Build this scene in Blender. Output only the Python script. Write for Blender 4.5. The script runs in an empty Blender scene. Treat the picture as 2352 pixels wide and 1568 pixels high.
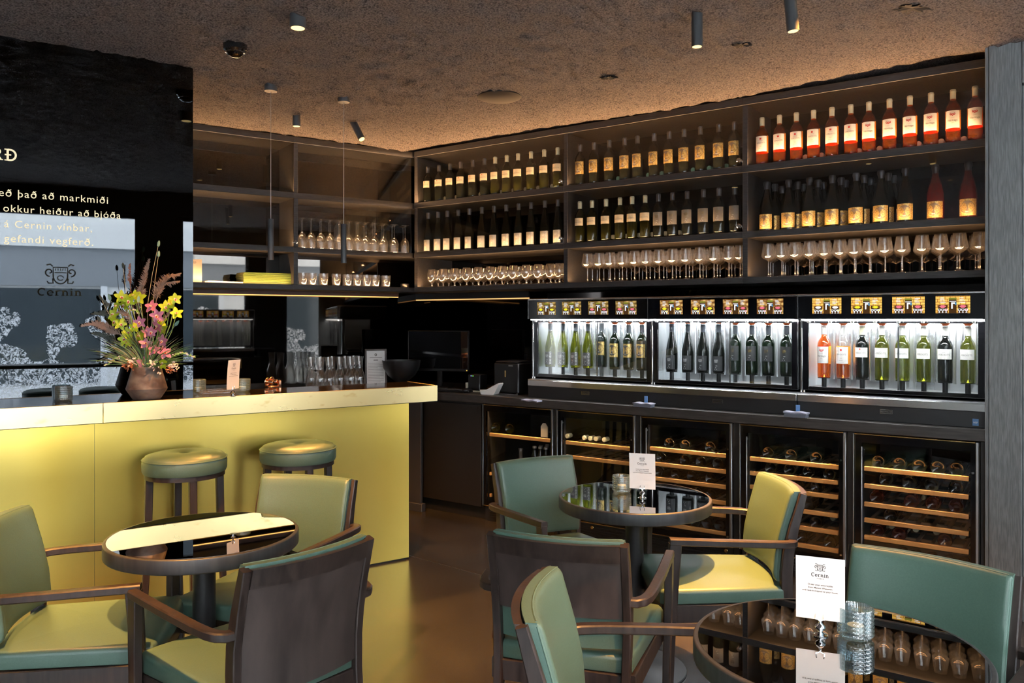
import bpy, math, random
from mathutils import Vector, Matrix, noise
random.seed(7)
SC = bpy.context.scene
COL = SC.collection
PI = math.pi
# ------------------------------------------------------------------ camera model and wall frames
F, CX, YH, HC = 1860.0, 1176.0, 733.0, 1.5
eR = Vector((.8107, -.5854, 0)); nR = Vector((.5854, .8107, 0)); phR = math.atan2(-.5854, .8107)
eL = Vector((.821, .571, 0)); nL = Vector((-.571, .821, 0)); phL = math.atan2(.571, .821)
wD = Vector((.7227, .6908, 0)); wN = Vector((.6908, -.7227, 0)); phW = math.atan2(.6908, .7227)
WOFF = .45
Z3 = Vector((0, 0, 1))
def kx(px): return (px - CX) / F
def R(x, p, z=0): v = eR * x + nR * p; return Vector((v.x, v.y, z))
def L(x, p, z=0): v = eL * x + nL * p; return Vector((v.x, v.y, z))
def W(t, o, z=0): v = wD * t + wN * o; return Vector((v.x, v.y, z))
def atR(px, p):
    k = kx(px); Y = p / (nR.x * k + nR.y); return k * Y * eR.x + Y * eR.y
def atL(px, p):
    k = kx(px); Y = p / (nL.x * k + nL.y); return k * Y * eL.x + Y * eL.y
def atz(px, py, z):
    Y = F * (HC - z) / (py - YH); return Vector((kx(px) * Y, Y, z))
def atY(px, py, Y): return Vector((kx(px) * Y, Y, HC - (py - YH) / F * Y))

# ------------------------------------------------------------------ materials
MATS = {}
def mat(name, col=(.5, .5, .5), rough=.5, metal=0., spec=.5, ior=1.5, coat=0., emit=None, es=1., trans=0., sheen=0.):
    m = bpy.data.materials.new(name); m.use_nodes = True
    b = m.node_tree.nodes['Principled BSDF']
    b.inputs['Base Color'].default_value = (*col, 1); b.inputs['Roughness'].default_value = rough
    b.inputs['Metallic'].default_value = metal; b.inputs['Specular IOR Level'].default_value = spec
    b.inputs['IOR'].default_value = ior; b.inputs['Coat Weight'].default_value = coat
    b.inputs['Transmission Weight'].default_value = trans
    if emit: b.inputs['Emission Color'].default_value = (*emit, 1); b.inputs['Emission Strength'].default_value = es
    MATS[name] = m; return m
def nd(m, t, **kw):
    n = m.node_tree.nodes.new(t)
    for k, v in kw.items():
        if k in n.inputs.keys() if isinstance(k, str) else False: n.inputs[k].default_value = v
        else: setattr(n, k, v)
    return n
def lk(m, a, b): m.node_tree.links.new(a, b)
def bsdf(m): return m.node_tree.nodes['Principled BSDF']
def coords(m, scale=(1, 1, 1), kind='Object'):
    tc = nd(m, 'ShaderNodeTexCoord'); mp = nd(m, 'ShaderNodeMapping'); mp.inputs['Scale'].default_value = scale
    lk(m, tc.outputs[kind], mp.inputs['Vector']); return mp.outputs['Vector']
def noisy(m, c1, c2, scale=5, stretch=(1, 1, 1), detail=5, lo=.35, hi=.65, bump=0., rough=None, bdist=.01):
    v = coords(m, stretch); n = nd(m, 'ShaderNodeTexNoise'); n.inputs['Scale'].default_value = scale; n.inputs['Detail'].default_value = detail
    lk(m, v, n.inputs['Vector'])
    r = nd(m, 'ShaderNodeValToRGB'); r.color_ramp.elements[0].position = lo; r.color_ramp.elements[1].position = hi
    r.color_ramp.elements[0].color = (*c1, 1); r.color_ramp.elements[1].color = (*c2, 1)
    lk(m, n.outputs['Fac'], r.inputs['Fac']); lk(m, r.outputs['Color'], bsdf(m).inputs['Base Color'])
    if bump:
        b = nd(m, 'ShaderNodeBump'); b.inputs['Strength'].default_value = bump; b.inputs['Distance'].default_value = bdist
        lk(m, n.outputs['Fac'], b.inputs['Height']); lk(m, b.outputs['Normal'], bsdf(m).inputs['Normal'])
    if rough:
        mr = nd(m, 'ShaderNodeMapRange'); mr.inputs['To Min'].default_value = rough[0]; mr.inputs['To Max'].default_value = rough[1]
        lk(m, n.outputs['Fac'], mr.inputs['Value']); lk(m, mr.outputs['Result'], bsdf(m).inputs['Roughness'])
    return n
def thin_glass(name, tint=(.96, .97, .97), base=.04, edge=.75, power=4., rough=.01, gcol=(1, 1, 1)):
    m = bpy.data.materials.new(name); m.use_nodes = True; nt = m.node_tree; nt.nodes.clear()
    o = nt.nodes.new('ShaderNodeOutputMaterial'); mx = nt.nodes.new('ShaderNodeMixShader')
    t = nt.nodes.new('ShaderNodeBsdfTransparent'); t.inputs['Color'].default_value = (*tint, 1)
    g = nt.nodes.new('ShaderNodeBsdfGlossy'); g.inputs['Roughness'].default_value = rough; g.inputs['Color'].default_value = (*gcol, 1)
    lw = nt.nodes.new('ShaderNodeLayerWeight'); lw.inputs['Blend'].default_value = .5
    pw = nt.nodes.new('ShaderNodeMath'); pw.operation = 'POWER'; pw.inputs[1].default_value = power
    ml = nt.nodes.new('ShaderNodeMath'); ml.operation = 'MULTIPLY_ADD'; ml.inputs[1].default_value = edge; ml.inputs[2].default_value = base
    nt.links.new(lw.outputs['Facing'], pw.inputs[0]); nt.links.new(pw.outputs[0], ml.inputs[0]); nt.links.new(ml.outputs[0], mx.inputs['Fac'])
    nt.links.new(t.outputs[0], mx.inputs[1]); nt.links.new(g.outputs[0], mx.inputs[2]); nt.links.new(mx.outputs[0], o.inputs['Surface'])
    MATS[name] = m; return m
def liquid_glass(name, tr, tl, mixf=.4, base=.06):
    m = thin_glass(name, tr, base, .7, 3.); nt = m.node_tree
    mx = [n for n in nt.nodes if n.type == 'MIX_SHADER'][0]; t = [n for n in nt.nodes if n.type == 'BSDF_TRANSPARENT'][0]
    a = nt.nodes.new('ShaderNodeBsdfTranslucent'); a.inputs['Color'].default_value = (*tl, 1)
    d = nt.nodes.new('ShaderNodeBsdfDiffuse'); d.inputs['Color'].default_value = (*tl, 1)
    ad = nt.nodes.new('ShaderNodeMixShader'); ad.inputs['Fac'].default_value = .35
    nt.links.new(a.outputs[0], ad.inputs[1]); nt.links.new(d.outputs[0], ad.inputs[2])
    m2 = nt.nodes.new('ShaderNodeMixShader'); m2.inputs['Fac'].default_value = mixf
    nt.links.new(t.outputs[0], m2.inputs[1]); nt.links.new(ad.outputs[0], m2.inputs[2]); nt.links.new(m2.outputs[0], mx.inputs[1])
    return m

mat('wood_dark', (.04, .024, .018), .38); noisy(MATS['wood_dark'], (.014, .009, .0075), (.032, .021, .017), 9, (6, 6, .6), 6, bump=.06, rough=(.3, .5))
mat('wood_panel', (.05, .03, .022), .42); noisy(MATS['wood_panel'], (.024, .017, .015), (.055, .039, .034), 4, (5, 5, .9), 7, .3, .7, bump=.04, rough=(.35, .55))
mat('leather', (.035, .10, .068), .42, spec=.5); noisy(MATS['leather'], (.056, .103, .078), (.064, .114, .087), 260, (1, 1, 1), 2, bump=.12, bdist=.002)
mat('leather_edge', (.07, .125, .098), .45)
mat('brass_panel', (.86, .66, .19), .34, 1.); noisy(MATS['brass_panel'], (.95, .67, .13), (1., .77, .2), 1.4, (1.5, 1.5, .25), 2, .3, .7, rough=(.25, .34))
mat('brass_band', (.9, .72, .36), .24, 1.); noisy(MATS['brass_band'], (.80, .57, .24), (.90, .71, .35), 7, (1, 1, 2.2), 3, .30, .37, rough=(.34, .24))
mat('wood_black', (.02, .02, .02), .42); noisy(MATS['wood_black'], (.018, .018, .018), (.034, .033, .032), 9, (6, 6, .6), 6, bump=.05)
mat('black_glass', (.004, .004, .005), .02, spec=.9, ior=1.6)
mat('mirror_black', (.075, .08, .086), .012, 1.)
mat('mirror_brown', (.085, .078, .072), .02, 1.); mat('back_glass', (.035, .032, .031), .03, 1.)
mat('table_mirror', (.38, .38, .38), .012, 1.)
mat('bar_top', (.006, .005, .005), .06, spec=1., ior=1.9)
mat('shelf_wood', (.05, .05, .05), .5); noisy(MATS['shelf_wood'], (.020, .0195, .0195), (.042, .041, .0405), 14, (1, 6, 14), 6, bump=.05, rough=(.4, .6))
mat('grey_oak', (.1, .11, .11), .5); noisy(MATS['grey_oak'], (.12, .13, .132), (.2, .215, .217), 30, (6, 6, .5), 7, .35, .68, bump=.1)
mat('counter_wood', (.05, .045, .04), .42); noisy(MATS['counter_wood'], (.024, .022, .020), (.052, .047, .043), 10, (.8, 8, 8), 6, bump=.04)
mat('grey_panel', (.035, .037, .04), .5)
mat('cabinet_black', (.010, .0085, .0075), .45)
mat('wall_black', (.008, .008, .009), .3)
mat('black_paint', (.012, .012, .013), .4)
mat('black_matte', (.006, .006, .006), .7)
mat('canister', (.045, .047, .05), .42)
mat('steel', (.62, .62, .62), .22, 1.)
mat('steel_dull', (.42, .43, .44), .38, 1.)
mat('steel_back', (.75, .77, .78), .28, 1.); noisy(MATS['steel_back'], (.70, .72, .74), (.85, .86, .87), 4, (3, 1, .2), 2, rough=(.22, .34))
mat('chrome', (.85, .85, .86), .06, 1.)
mat('channel_brown', (.10, .04, .02), .5)
mat('copper', (.9, .52, .33), .16, 1.)
mat('gold_edge', (.85, .58, .25), .25, 1.)
mat('beech', (.72, .36, .11), .5); noisy(MATS['beech'], (.68, .32, .09), (.85, .46, .16), 8, (1, 6, 12), 5, .3, .7)
mat('slat_wood', (.22, .12, .06), .6)
mat('paper', (.70, .70, .69), .65)
mat('paper_warm', (.5, .45, .36), .6)
mat('cream', (.82, .70, .48), .6)
mat('cream_cap', (.72, .70, .48), .45)
mat('white_cap', (.86, .85, .80), .45)
mat('grey_cap', (.10, .10, .105), .35, .3)
mat('slate_cap', (.07, .08, .095), .4)
mat('gold_label', (.62, .42, .13), .32, .7); noisy(MATS['gold_label'], (.42, .27, .07), (.85, .62, .24), 160, (1, 1, 1), 2, .4, .6, rough=(.25, .45))
mat('taupe', (.20, .155, .12), .45, .2)
mat('grey_label', (.20, .19, .17), .5)
mat('slate_label', (.035, .037, .04), .5)
mat('silver_dark', (.10, .10, .10), .4, .3)
mat('silver_label', (.36, .35, .33), .35, .4)
mat('white_label', (.88, .87, .82), .55)
mat('ink', (.025, .025, .027), .6)
mat('ink_soft', (.12, .12, .11), .6)
mat('gold_ink', (.85, .58, .16), .25, .8)
mat('red_ink', (.62, .04, .03), .5)
mat('rose_edge', (.9, .32, .02), .4)
mat('bottle_dark', (.004, .005, .004), .05, spec=.7)
mat('bottle_green', (.004, .009, .004), .05, spec=.7)
mat('bottle_olive', (.008, .009, .002), .05, spec=.6)
liquid_glass('rose_wine', (.86, .38, .13), (.9, .27, .05), .08)
liquid_glass('rose_red', (.70, .14, .05), (.75, .08, .03), .2)
liquid_glass('olive_glass', (.42, .44, .10), (.2, .22, .02), .12)
thin_glass('clear_bottle', (.93, .94, .93), .07, .7, 3.)
liquid_glass('glass', (.96, .96, .955), (.9, .88, .85), .028, .085)
thin_glass('door_glass', (.93, .94, .94), .055, .85, 4.5)
thin_glass('cooler_glass', (.90, .90, .90), .05, .85, 4.)
liquid_glass('tint_glass', (.62, .74, .78), (.35, .45, .48), .16, .12)
mat('foil', (.055, .055, .06), .3, .5)
mat('orange_rubber', (.85, .16, .03), .45)
mat('screen_black', (.003, .003, .004), .12, spec=.6)
mat('gold_text', (.80, .68, .38), .45, 0.)
mat('lime', (.085, .13, .012), .5)
mat('lime_page', (.16, .18, .08), .7)
mat('slate_card', (.10, .115, .15), .7)
mat('napkin', (.26, .27, .34), .8)
mat('blue_tab', (.10, .22, .45), .5)
mat('white_plastic', (.72, .72, .70), .4)
mat('dark_plastic', (.006, .006, .0065), .35)
mat('bronze', (.22, .14, .10), .5, .3); noisy(MATS['bronze'], (.075, .05, .042), (.19, .155, .13), 14, (1, 1, 1.4), 7, .38, .66, bump=.1, rough=(.35, .65))
mat('petal_yellow', (.40, .50, .015), .5); mat('petal_pink', (.46, .16, .25), .5); mat('petal_center', (.75, .62, .45), .5); mat('petal_dark', (.3, .03, .04), .5)
mat('plume', (.25, .17, .135), .8); mat('tail_green', (.22, .36, .26), .8); mat('euca', (.10, .19, .15), .6); mat('blade', (.10, .17, .04), .55)
mat('dark_leaf_and_reflection', (.018, .028, .02), .6); mat('straw', (.46, .36, .20), .7); mat('snap_green', (.25, .42, .10), .6); mat('copper_leaf', (.36, .14, .08), .4, .4); mat('stem', (.28, .36, .10), .6)
mat('blossom', (.75, .62, .58), .6)
mat('facade', (.84, .84, .82), .8); mat('facade_dark', (.27, .29, .31), .6); mat('facade_white', (.78, .80, .82), .7); mat('shop_glass', (.06, .075, .085), .15)
mat('snow', (.80, .82, .85), .8)
def emis(name, col, s):
    m = bpy.data.materials.new(name); m.use_nodes = True; nt = m.node_tree; nt.nodes.clear()
    o = nt.nodes.new('ShaderNodeOutputMaterial'); e = nt.nodes.new('ShaderNodeEmission'); e.inputs['Color'].default_value = (*col, 1); e.inputs['Strength'].default_value = s
    nt.links.new(e.outputs[0], o.inputs['Surface']); MATS[name] = m; return m
emis('gold_glow', (1, .86, .56), .85); emis('led_warm', (1, .46, .12), 2.6); emis('led_warm_dim', (1, .5, .18), 1.2); emis('led_white', (.95, .98, 1), 7.); emis('lamp_face', (1, .68, .26), 2.2); emis('scr_white', (.9, .95, 1), 1.1); emis('scr_blue', (.08, .28, .5), .8)
emis('scr_yellow', (.85, .75, .03), 1.); emis('scr_pink', (.85, .18, .24), .9); emis('scr_dark', (.10, .045, .015), .6); emis('scr_green', (.3, .3, .04), .7); emis('scr_amber', (.9, .5, .1), 1.); emis('dot_blue', (.2, .3, 1), 3); emis('dot_green', (.2, 1, .1), 3); emis('dot_orange', (1, .4, .05), 3); emis('sign_amber', (1, .5, .05), 1.)
def brick_screen(name, c1, c2, mort, sx, sy, s):
    m = emis(name, c1, s); e = [n for n in m.node_tree.nodes if n.type == 'EMISSION'][0]
    v = coords(m, (1, 1, 1)); b = nd(m, 'ShaderNodeTexBrick'); b.inputs['Color1'].default_value = (*c1, 1); b.inputs['Color2'].default_value = (*c2, 1); b.inputs['Mortar'].default_value = (*mort, 1)
    b.inputs['Scale'].default_value = 1; b.inputs['Brick Width'].default_value = sx; b.inputs['Row Height'].default_value = sy; b.inputs['Mortar Size'].default_value = .0012; b.inputs['Mortar Smooth'].default_value = .2
    lk(m, v, b.inputs['Vector']); lk(m, b.outputs['Color'], e.inputs['Color'])
brick_screen('scr_brick', (.95, .62, .14), (.85, .46, .08), (.22, .03, .01), .024, .0145, 1.)
def wave_screen(name, c1, c2, s):
    m = emis(name, c1, s); e = [n for n in m.node_tree.nodes if n.type == 'EMISSION'][0]
    v = coords(m, (38, 60, 1)); b = nd(m, 'ShaderNodeTexVoronoi'); b.inputs['Scale'].default_value = 1.
    r = nd(m, 'ShaderNodeValToRGB'); r.color_ramp.elements[0].color = (*c1, 1); r.color_ramp.elements[1].color = (*c2, 1); r.color_ramp.elements[1].position = .65
    lk(m, v, b.inputs['Vector']); lk(m, b.outputs['Distance'], r.inputs['Fac']); lk(m, r.outputs['Color'], e.inputs['Color'])
wave_screen('scr_barrel', (.95, .6, .2), (.16, .06, .015), 1.); wave_screen('scr_cellar', (.75, .5, .16), (.13, .075, .02), .9)
# floor: worn polished concrete
m = mat('concrete', (.06, .055, .05), .3, spec=.9); n = noisy(m, (.028, .0265, .0252), (.040, .0385, .037), 1.3, (1, 1, 1), 9, .35, .65, rough=(.19, .30))
# rough sprayed ceiling
m = mat('ceiling_spray', (.2, .16, .14), .75, spec=.45); n = noisy(m, (.045, .038, .036), (.245, .205, .187), 120, (1, 1, 1), 6, .36, .62)  # dark end of the noise colour paints shade of the crevices
v2 = coords(m, (1, 1, 1)); n2 = nd(m, 'ShaderNodeTexNoise'); n2.inputs['Scale'].default_value = 95; n2.inputs['Detail'].default_value = 6; n2.inputs['Roughness'].default_value = .7; n2.inputs['Scale'].default_value = 150; lk(m, v2, n2.inputs['Vector'])
b = nd(m, 'ShaderNodeBump'); b.inputs['Strength'].default_value = 1.; b.inputs['Distance'].default_value = .035; lk(m, n2.outputs['Fac'], b.inputs['Height']); lk(m, b.outputs['Normal'], bsdf(m).inputs['Normal'])
# shop window glass with frost pattern stuck on it
def frost_glass():
    m = thin_glass('window_glass', (.96, .98, .99), .03, .6, 4.); nt = m.node_tree
    out = [n for n in nt.nodes if n.type == 'OUTPUT_MATERIAL'][0]; mx = [n for n in nt.nodes if n.type == 'MIX_SHADER'][0]
    v = coords(m, (1, 1, 1)); w = nd(m, 'ShaderNodeTexNoise'); w.inputs['Scale'].default_value = 9; w.inputs['Detail'].default_value = 3; lk(m, v, w.inputs['Vector'])
    add = nd(m, 'ShaderNodeVectorMath'); add.operation = 'MULTIPLY_ADD'; add.inputs[1].default_value = (.22, .22, .22); lk(m, w.outputs['Color'], add.inputs[0]); lk(m, v, add.inputs[2])
    vo = nd(m, 'ShaderNodeTexNoise'); vo.inputs['Scale'].default_value = 26; vo.inputs['Detail'].default_value = 2; lk(m, add.outputs[0], vo.inputs['Vector'])
    sub = nd(m, 'ShaderNodeMath'); sub.operation = 'SUBTRACT'; sub.inputs[1].default_value = .5; lk(m, vo.outputs['Fac'], sub.inputs[0])
    ab = nd(m, 'ShaderNodeMath'); ab.operation = 'ABSOLUTE'; lk(m, sub.outputs[0], ab.inputs[0])
    lt = nd(m, 'ShaderNodeMath'); lt.operation = 'LESS_THAN'; lt.inputs[1].default_value = .03; lk(m, ab.outputs[0], lt.inputs[0])
    sx = nd(m, 'ShaderNodeSeparateXYZ'); lk(m, v, sx.inputs[0])
    big = nd(m, 'ShaderNodeTexNoise'); big.inputs['Scale'].default_value = 2.2; lk(m, v, big.inputs['Vector'])
    ma = nd(m, 'ShaderNodeMath'); ma.operation = 'MULTIPLY_ADD'; ma.inputs[1].default_value = 2.2; ma.inputs[2].default_value = .25; lk(m, big.outputs['Fac'], ma.inputs[0])
    g = nd(m, 'ShaderNodeMath'); g.operation = 'GREATER_THAN'; lk(m, ma.outputs[0], g.inputs[0]); lk(m, sx.outputs['Z'], g.inputs[1])
    mu = nd(m, 'ShaderNodeMath'); mu.operation = 'MULTIPLY'; lk(m, lt.outputs[0], mu.inputs[0]); lk(m, g.outputs[0], mu.inputs[1])
    tl = nd(m, 'ShaderNodeBsdfTranslucent'); tl.inputs['Color'].default_value = (.9, .92, .95, 1)
    m3 = nd(m, 'ShaderNodeMixShader'); lk(m, mu.outputs[0], m3.inputs['Fac']); lk(m, mx.outputs[0], m3.inputs[1]); lk(m, tl.outputs[0], m3.inputs[2]); lk(m, m3.outputs[0], out.inputs['Surface'])
frost_glass()

# ------------------------------------------------------------------ mesh builder
class MB:
    def __init__(s): s.v = []; s.f = []; s.m = []
    def add(s, vs, fs, M=None, mi=0):
        b = len(s.v); s.v += [tuple(M @ Vector(v)) for v in vs] if M is not None else [tuple(v) for v in vs]
        s.f += [tuple(b + i for i in f) for f in fs]; s.m += [mi] * len(fs); return s
    def box(s, x0, x1, y0, y1, z0, z1, c=0., M=None, mi=0):
        c = min(c, .49 * min(abs(x1 - x0), abs(y1 - y0), abs(z1 - z0)))
        if c <= 0:
            vs = [(x, y, z) for z in (z0, z1) for y in (y0, y1) for x in (x0, x1)]
            fs = [(0, 2, 3, 1), (4, 5, 7, 6), (0, 1, 5, 4), (2, 6, 7, 3), (0, 4, 6, 2), (1, 3, 7, 5)]
            return s.add(vs, fs, M, mi)
        vs = []; idx = {}
        X, Y, Z = (x0, x1), (y0, y1), (z0, z1)
        for i in (0, 1):
            for j in (0, 1):
                for k in (0, 1):
                    sx, sy, sz = (c, -c)[i], (c, -c)[j], (c, -c)[k]
                    for a in range(3):
                        p = [X[i] + sx, Y[j] + sy, Z[k] + sz]; p[a] = (X[i], Y[j], Z[k])[a]
                        idx[(i, j, k, a)] = len(vs); vs.append(tuple(p))
        fs = []
        for a in range(3):
            o = [q for q in range(3) if q != a]
            for e in (0, 1):
                ring = []
                for (u, w) in ((0, 0), (1, 0), (1, 1), (0, 1)):
                    t = [0, 0, 0]; t[a] = e; t[o[0]] = u; t[o[1]] = w; ring.append(idx[(*t, a)])
                fs.append(tuple(ring))
            for u in (0, 1):
                for w in (0, 1):
                    q = []
                    for e in (0, 1):
                        t = [0, 0, 0]; t[a] = e; t[o[0]] = u; t[o[1]] = w
                        q.append((idx[(*t, o[0])], idx[(*t, o[1])]))
                    fs.append((q[0][0], q[0][1], q[1][1], q[1][0]))
        for i in (0, 1):
            for j in (0, 1):
                for k in (0, 1): fs.append((idx[(i, j, k, 0)], idx[(i, j, k, 1)], idx[(i, j, k, 2)]))
        return s.add(vs, fs, M, mi)
    def lathe(s, prof, seg=24, M=None, mi=0, fn=None):
        vs = []; fs = []; rings = []
        for (r, z) in prof:
            if r <= 1e-6: rings.append([len(vs)]); vs.append((0, 0, z))
            else:
                rings.append(list(range(len(vs), len(vs) + seg)))
                for i in range(seg):
                    a = 2 * PI * i / seg; rr = r * (fn(a, z) if fn else 1); vs.append((rr * math.cos(a), rr * math.sin(a), z))
        for A, B in zip(rings, rings[1:]):
            for i in range(seg):
                j = (i + 1) % seg
                if len(A) == 1 and len(B) == 1: break
                if len(A) == 1: fs.append((A[0], B[j], B[i]))
                elif len(B) == 1: fs.append((A[i], A[j], B[0]))
                else: fs.append((A[i], A[j], B[j], B[i]))
        return s.add(vs, fs, M, mi)
    def cyl(s, r, z0, z1, seg=20, M=None, mi=0, c=0.):
        c = min(c, r * .5)
        return s.lathe([(0, z0), (r - c, z0), (r, z0 + c), (r, z1 - c), (r - c, z1), (0, z1)] if c else [(0, z0), (r, z0), (r, z1), (0, z1)], seg, M, mi)
    def tube(s, path, r, seg=8, mi=0, cap=True):
        P = [Vector(p) for p in path]; rs = r if isinstance(r, (list, tuple)) else [r] * len(P); vs = []; fs = []
        ref = None
        for i, p in enumerate(P):
            t = (P[min(i + 1, len(P) - 1)] - P[max(i - 1, 0)]).normalized()
            if ref is None: ref = Vector((0, 0, 1)) if abs(t.z) < .9 else Vector((1, 0, 0))
            a = ref - t * ref.dot(t); a.normalize(); b2 = t.cross(a); ref = a
            for k in range(seg): w = 2 * PI * k / seg; vs.append(tuple(p + a * (rs[i] * math.cos(w)) + b2 * (rs[i] * math.sin(w))))
        for i in range(len(P) - 1):
            for k in range(seg): k2 = (k + 1) % seg; fs.append((i * seg + k, i * seg + k2, (i + 1) * seg + k2, (i + 1) * seg + k))
        if cap: fs.append(tuple(range(seg))[::-1]); fs.append(tuple((len(P) - 1) * seg + k for k in range(seg)))
        return s.add(vs, fs, None, mi)
    def sweep(s, path, secs, ref, c=.003, mi=0):
        """chamfered rectangular section swept along a path; secs = (width along ref, height across it)"""
        P = [Vector(p) for p in path]; vs = []; fs = []; ref = Vector(ref)
        for i, p in enumerate(P):
            t0 = (P[i] - P[i - 1]).normalized() if i else (P[1] - P[0]).normalized()
            t1 = (P[i + 1] - P[i]).normalized() if i < len(P) - 1 else t0
            t = (t0 + t1).normalized(); k = 1 / max(.5, t.dot(t1))
            a = (ref - t * ref.dot(t)).normalized(); b2 = t.cross(a)
            w, h = secs[i] if isinstance(secs, list) else secs; w /= 2; h = h / 2
            for (x, y) in ((-w + c, -h), (w - c, -h), (w, -h + c), (w, h - c), (w - c, h), (-w + c, h), (-w, h - c), (-w, -h + c)):
                vs.append(tuple(p + a * x + b2 * (y * k)))
        for i in range(len(P) - 1):
            for k in range(8): k2 = (k + 1) % 8; fs.append((i * 8 + k, i * 8 + k2, (i + 1) * 8 + k2, (i + 1) * 8 + k))
        fs.append(tuple(range(8))[::-1]); fs.append(tuple((len(P) - 1) * 8 + k for k in range(8)))
        return s.add(vs, fs, None, mi)
    def slab(s, outline, z0, z1, r=.01, seg=3, crown=0., M=None, mi=0, rb=None):
        """outline (ccw xy) extruded, its edges rounded by r; crown lifts the middle of the top"""
        rb = r if rb is None else rb
        n = len(outline); O = [Vector((x, y, 0)) for x, y in outline]; N = []
        for i in range(n):
            e0 = (O[i] - O[i - 1]).normalized(); e1 = (O[(i + 1) % n] - O[i]).normalized()
            n0 = Vector((-e0.y, e0.x, 0)); n1 = Vector((-e1.y, e1.x, 0)); b2 = (n0 + n1).normalized(); N.append(b2 / max(.4, b2.dot(n1)))
        loops = []
        for k in range(seg + 1): a = PI / 2 * k / seg; loops.append((rb * (1 - math.sin(a)), z0 + rb * (1 - math.cos(a))))
        for k in range(seg + 1): a = PI / 2 * k / seg; loops.append((r * (1 - math.cos(a)), z1 - r + r * math.sin(a)))
        vs = []; fs = []
        for (ins, z) in loops:
            for i in range(n): p = O[i] + N[i] * ins; vs.append((p.x, p.y, z))
        m = len(loops)
        for j in range(m - 1):
            for i in range(n): i2 = (i + 1) % n; fs.append((j * n + i, j * n + i2, (j + 1) * n + i2, (j + 1) * n + i))
        fs.append(tuple(range(n))[::-1])
        if crown:
            c = sum(O, Vector()) / n; prev = (m - 1) * n
            for q, (sc, h) in enumerate(((.8, .45), (.5, .85), (.2, 1.))):
                st = len(vs)
                for i in range(n):
                    x, y, z = vs[(m - 1) * n + i]; vs.append((c.x + (x - c.x) * sc, c.y + (y - c.y) * sc, z1 + crown * h))
                for i in range(n): i2 = (i + 1) % n; fs.append((prev + i, prev + i2, st + i2, st + i))
                prev = st
            fs.append(tuple(prev + i for i in range(n)))
        else: fs.append(tuple((m - 1) * n + i for i in range(n)))
        return s.add(vs, fs, M, mi)
    def prism(s, poly, y0, y1, M=None, mi=0):
        """polygon in x,z extruded along y"""
        n = len(poly); vs = [(x, y0, z) for x, z in poly] + [(x, y1, z) for x, z in poly]
        fs = [tuple(range(n)), tuple(range(n, 2 * n))[::-1]] + [(i, i + n, (i + 1) % n + n, (i + 1) % n) for i in range(n)]
        return s.add(vs, fs, M, mi)
    def quad(s, a, b, c, d, mi=0): return s.add([a, b, c, d], [(0, 1, 2, 3)], None, mi)
    def patch(s, r, z0, z1, a0, a1, n=14, mi=0, M=None):
        """curved label on a bottle; angle measured from -y, positive to +x"""
        vs = []; fs = []
        for i in range(n + 1):
            a = a0 + (a1 - a0) * i / n; vs += [(r * math.sin(a), -r * math.cos(a), z0), (r * math.sin(a), -r * math.cos(a), z1)]
        for i in range(n): fs.append((2 * i, 2 * i + 2, 2 * i + 3, 2 * i + 1))
        return s.add(vs, fs, M, mi)
    def disc_on(s, r, zc, rad, ac=0., n=20, mi=0, sz=1.):
        vs = [(r * math.sin(ac), -r * math.cos(ac), zc)]; fs = []
        for i in range(n):
            w = 2 * PI * i / n; a = ac + rad * math.cos(w) / r; vs.append((r * math.sin(a), -r * math.cos(a), zc + sz * rad * math.sin(w)))
        for i in range(n): fs.append((0, 1 + i, 1 + (i + 1) % n))
        return s.add(vs, fs, None, mi)
    def ribbon(s, pts, w, mi=0, closed=False, f=None):
        """flat stroke in x,z facing -y ; f maps (x,z) to 3D"""
        f = f or (lambda x, z: (x, 0, z)); P = [Vector((x, z)) for x, z in pts]; vs = []; fs = []; n = len(P)
        for i in range(n):
            a = P[i - 1] if (i or closed) else P[i]; b2 = P[(i + 1) % n] if (i < n - 1 or closed) else P[i]
            t = (b2 - a).normalized() if (b2 - a).length > 0 else Vector((1, 0)); nn = Vector((-t.y, t.x)) * (w / 2)
            for q in (P[i] - nn, P[i] + nn): vs.append(f(q.x, q.y))
        for i in range(n if closed else n - 1): j = (i + 1) % n; fs.append((2 * i, 2 * j, 2 * j + 1, 2 * i + 1))
        return s.add(vs, fs, None, mi)
    def mesh(s, name, mats, smooth=True, ang=38):
        me = bpy.data.meshes.new(name); me.from_pydata(s.v, [], s.f)
        for m in mats: me.materials.append(MATS[m])
        if len(mats) > 1: me.polygons.foreach_set('material_index', s.m)
        if smooth:
            me.polygons.foreach_set('use_smooth', [True] * len(me.polygons)); me.set_sharp_from_angle(angle=math.radians(ang))
        me.update(); return me
def circle(r, n=48, cx=0, cy=0): return [(cx + r * math.cos(2 * PI * i / n), cy + r * math.sin(2 * PI * i / n)) for i in range(n)]
def rrect(x0, x1, y0, y1, r, seg=4):
    o = []
    for (cx, cy, a0) in ((x1 - r, y1 - r, 0), (x0 + r, y1 - r, PI / 2), (x0 + r, y0 + r, PI), (x1 - r, y0 + r, 1.5 * PI)):
        for k in range(seg + 1): a = a0 + PI / 2 * k / seg; o.append((cx + r * math.cos(a), cy + r * math.sin(a)))
    return o
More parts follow.
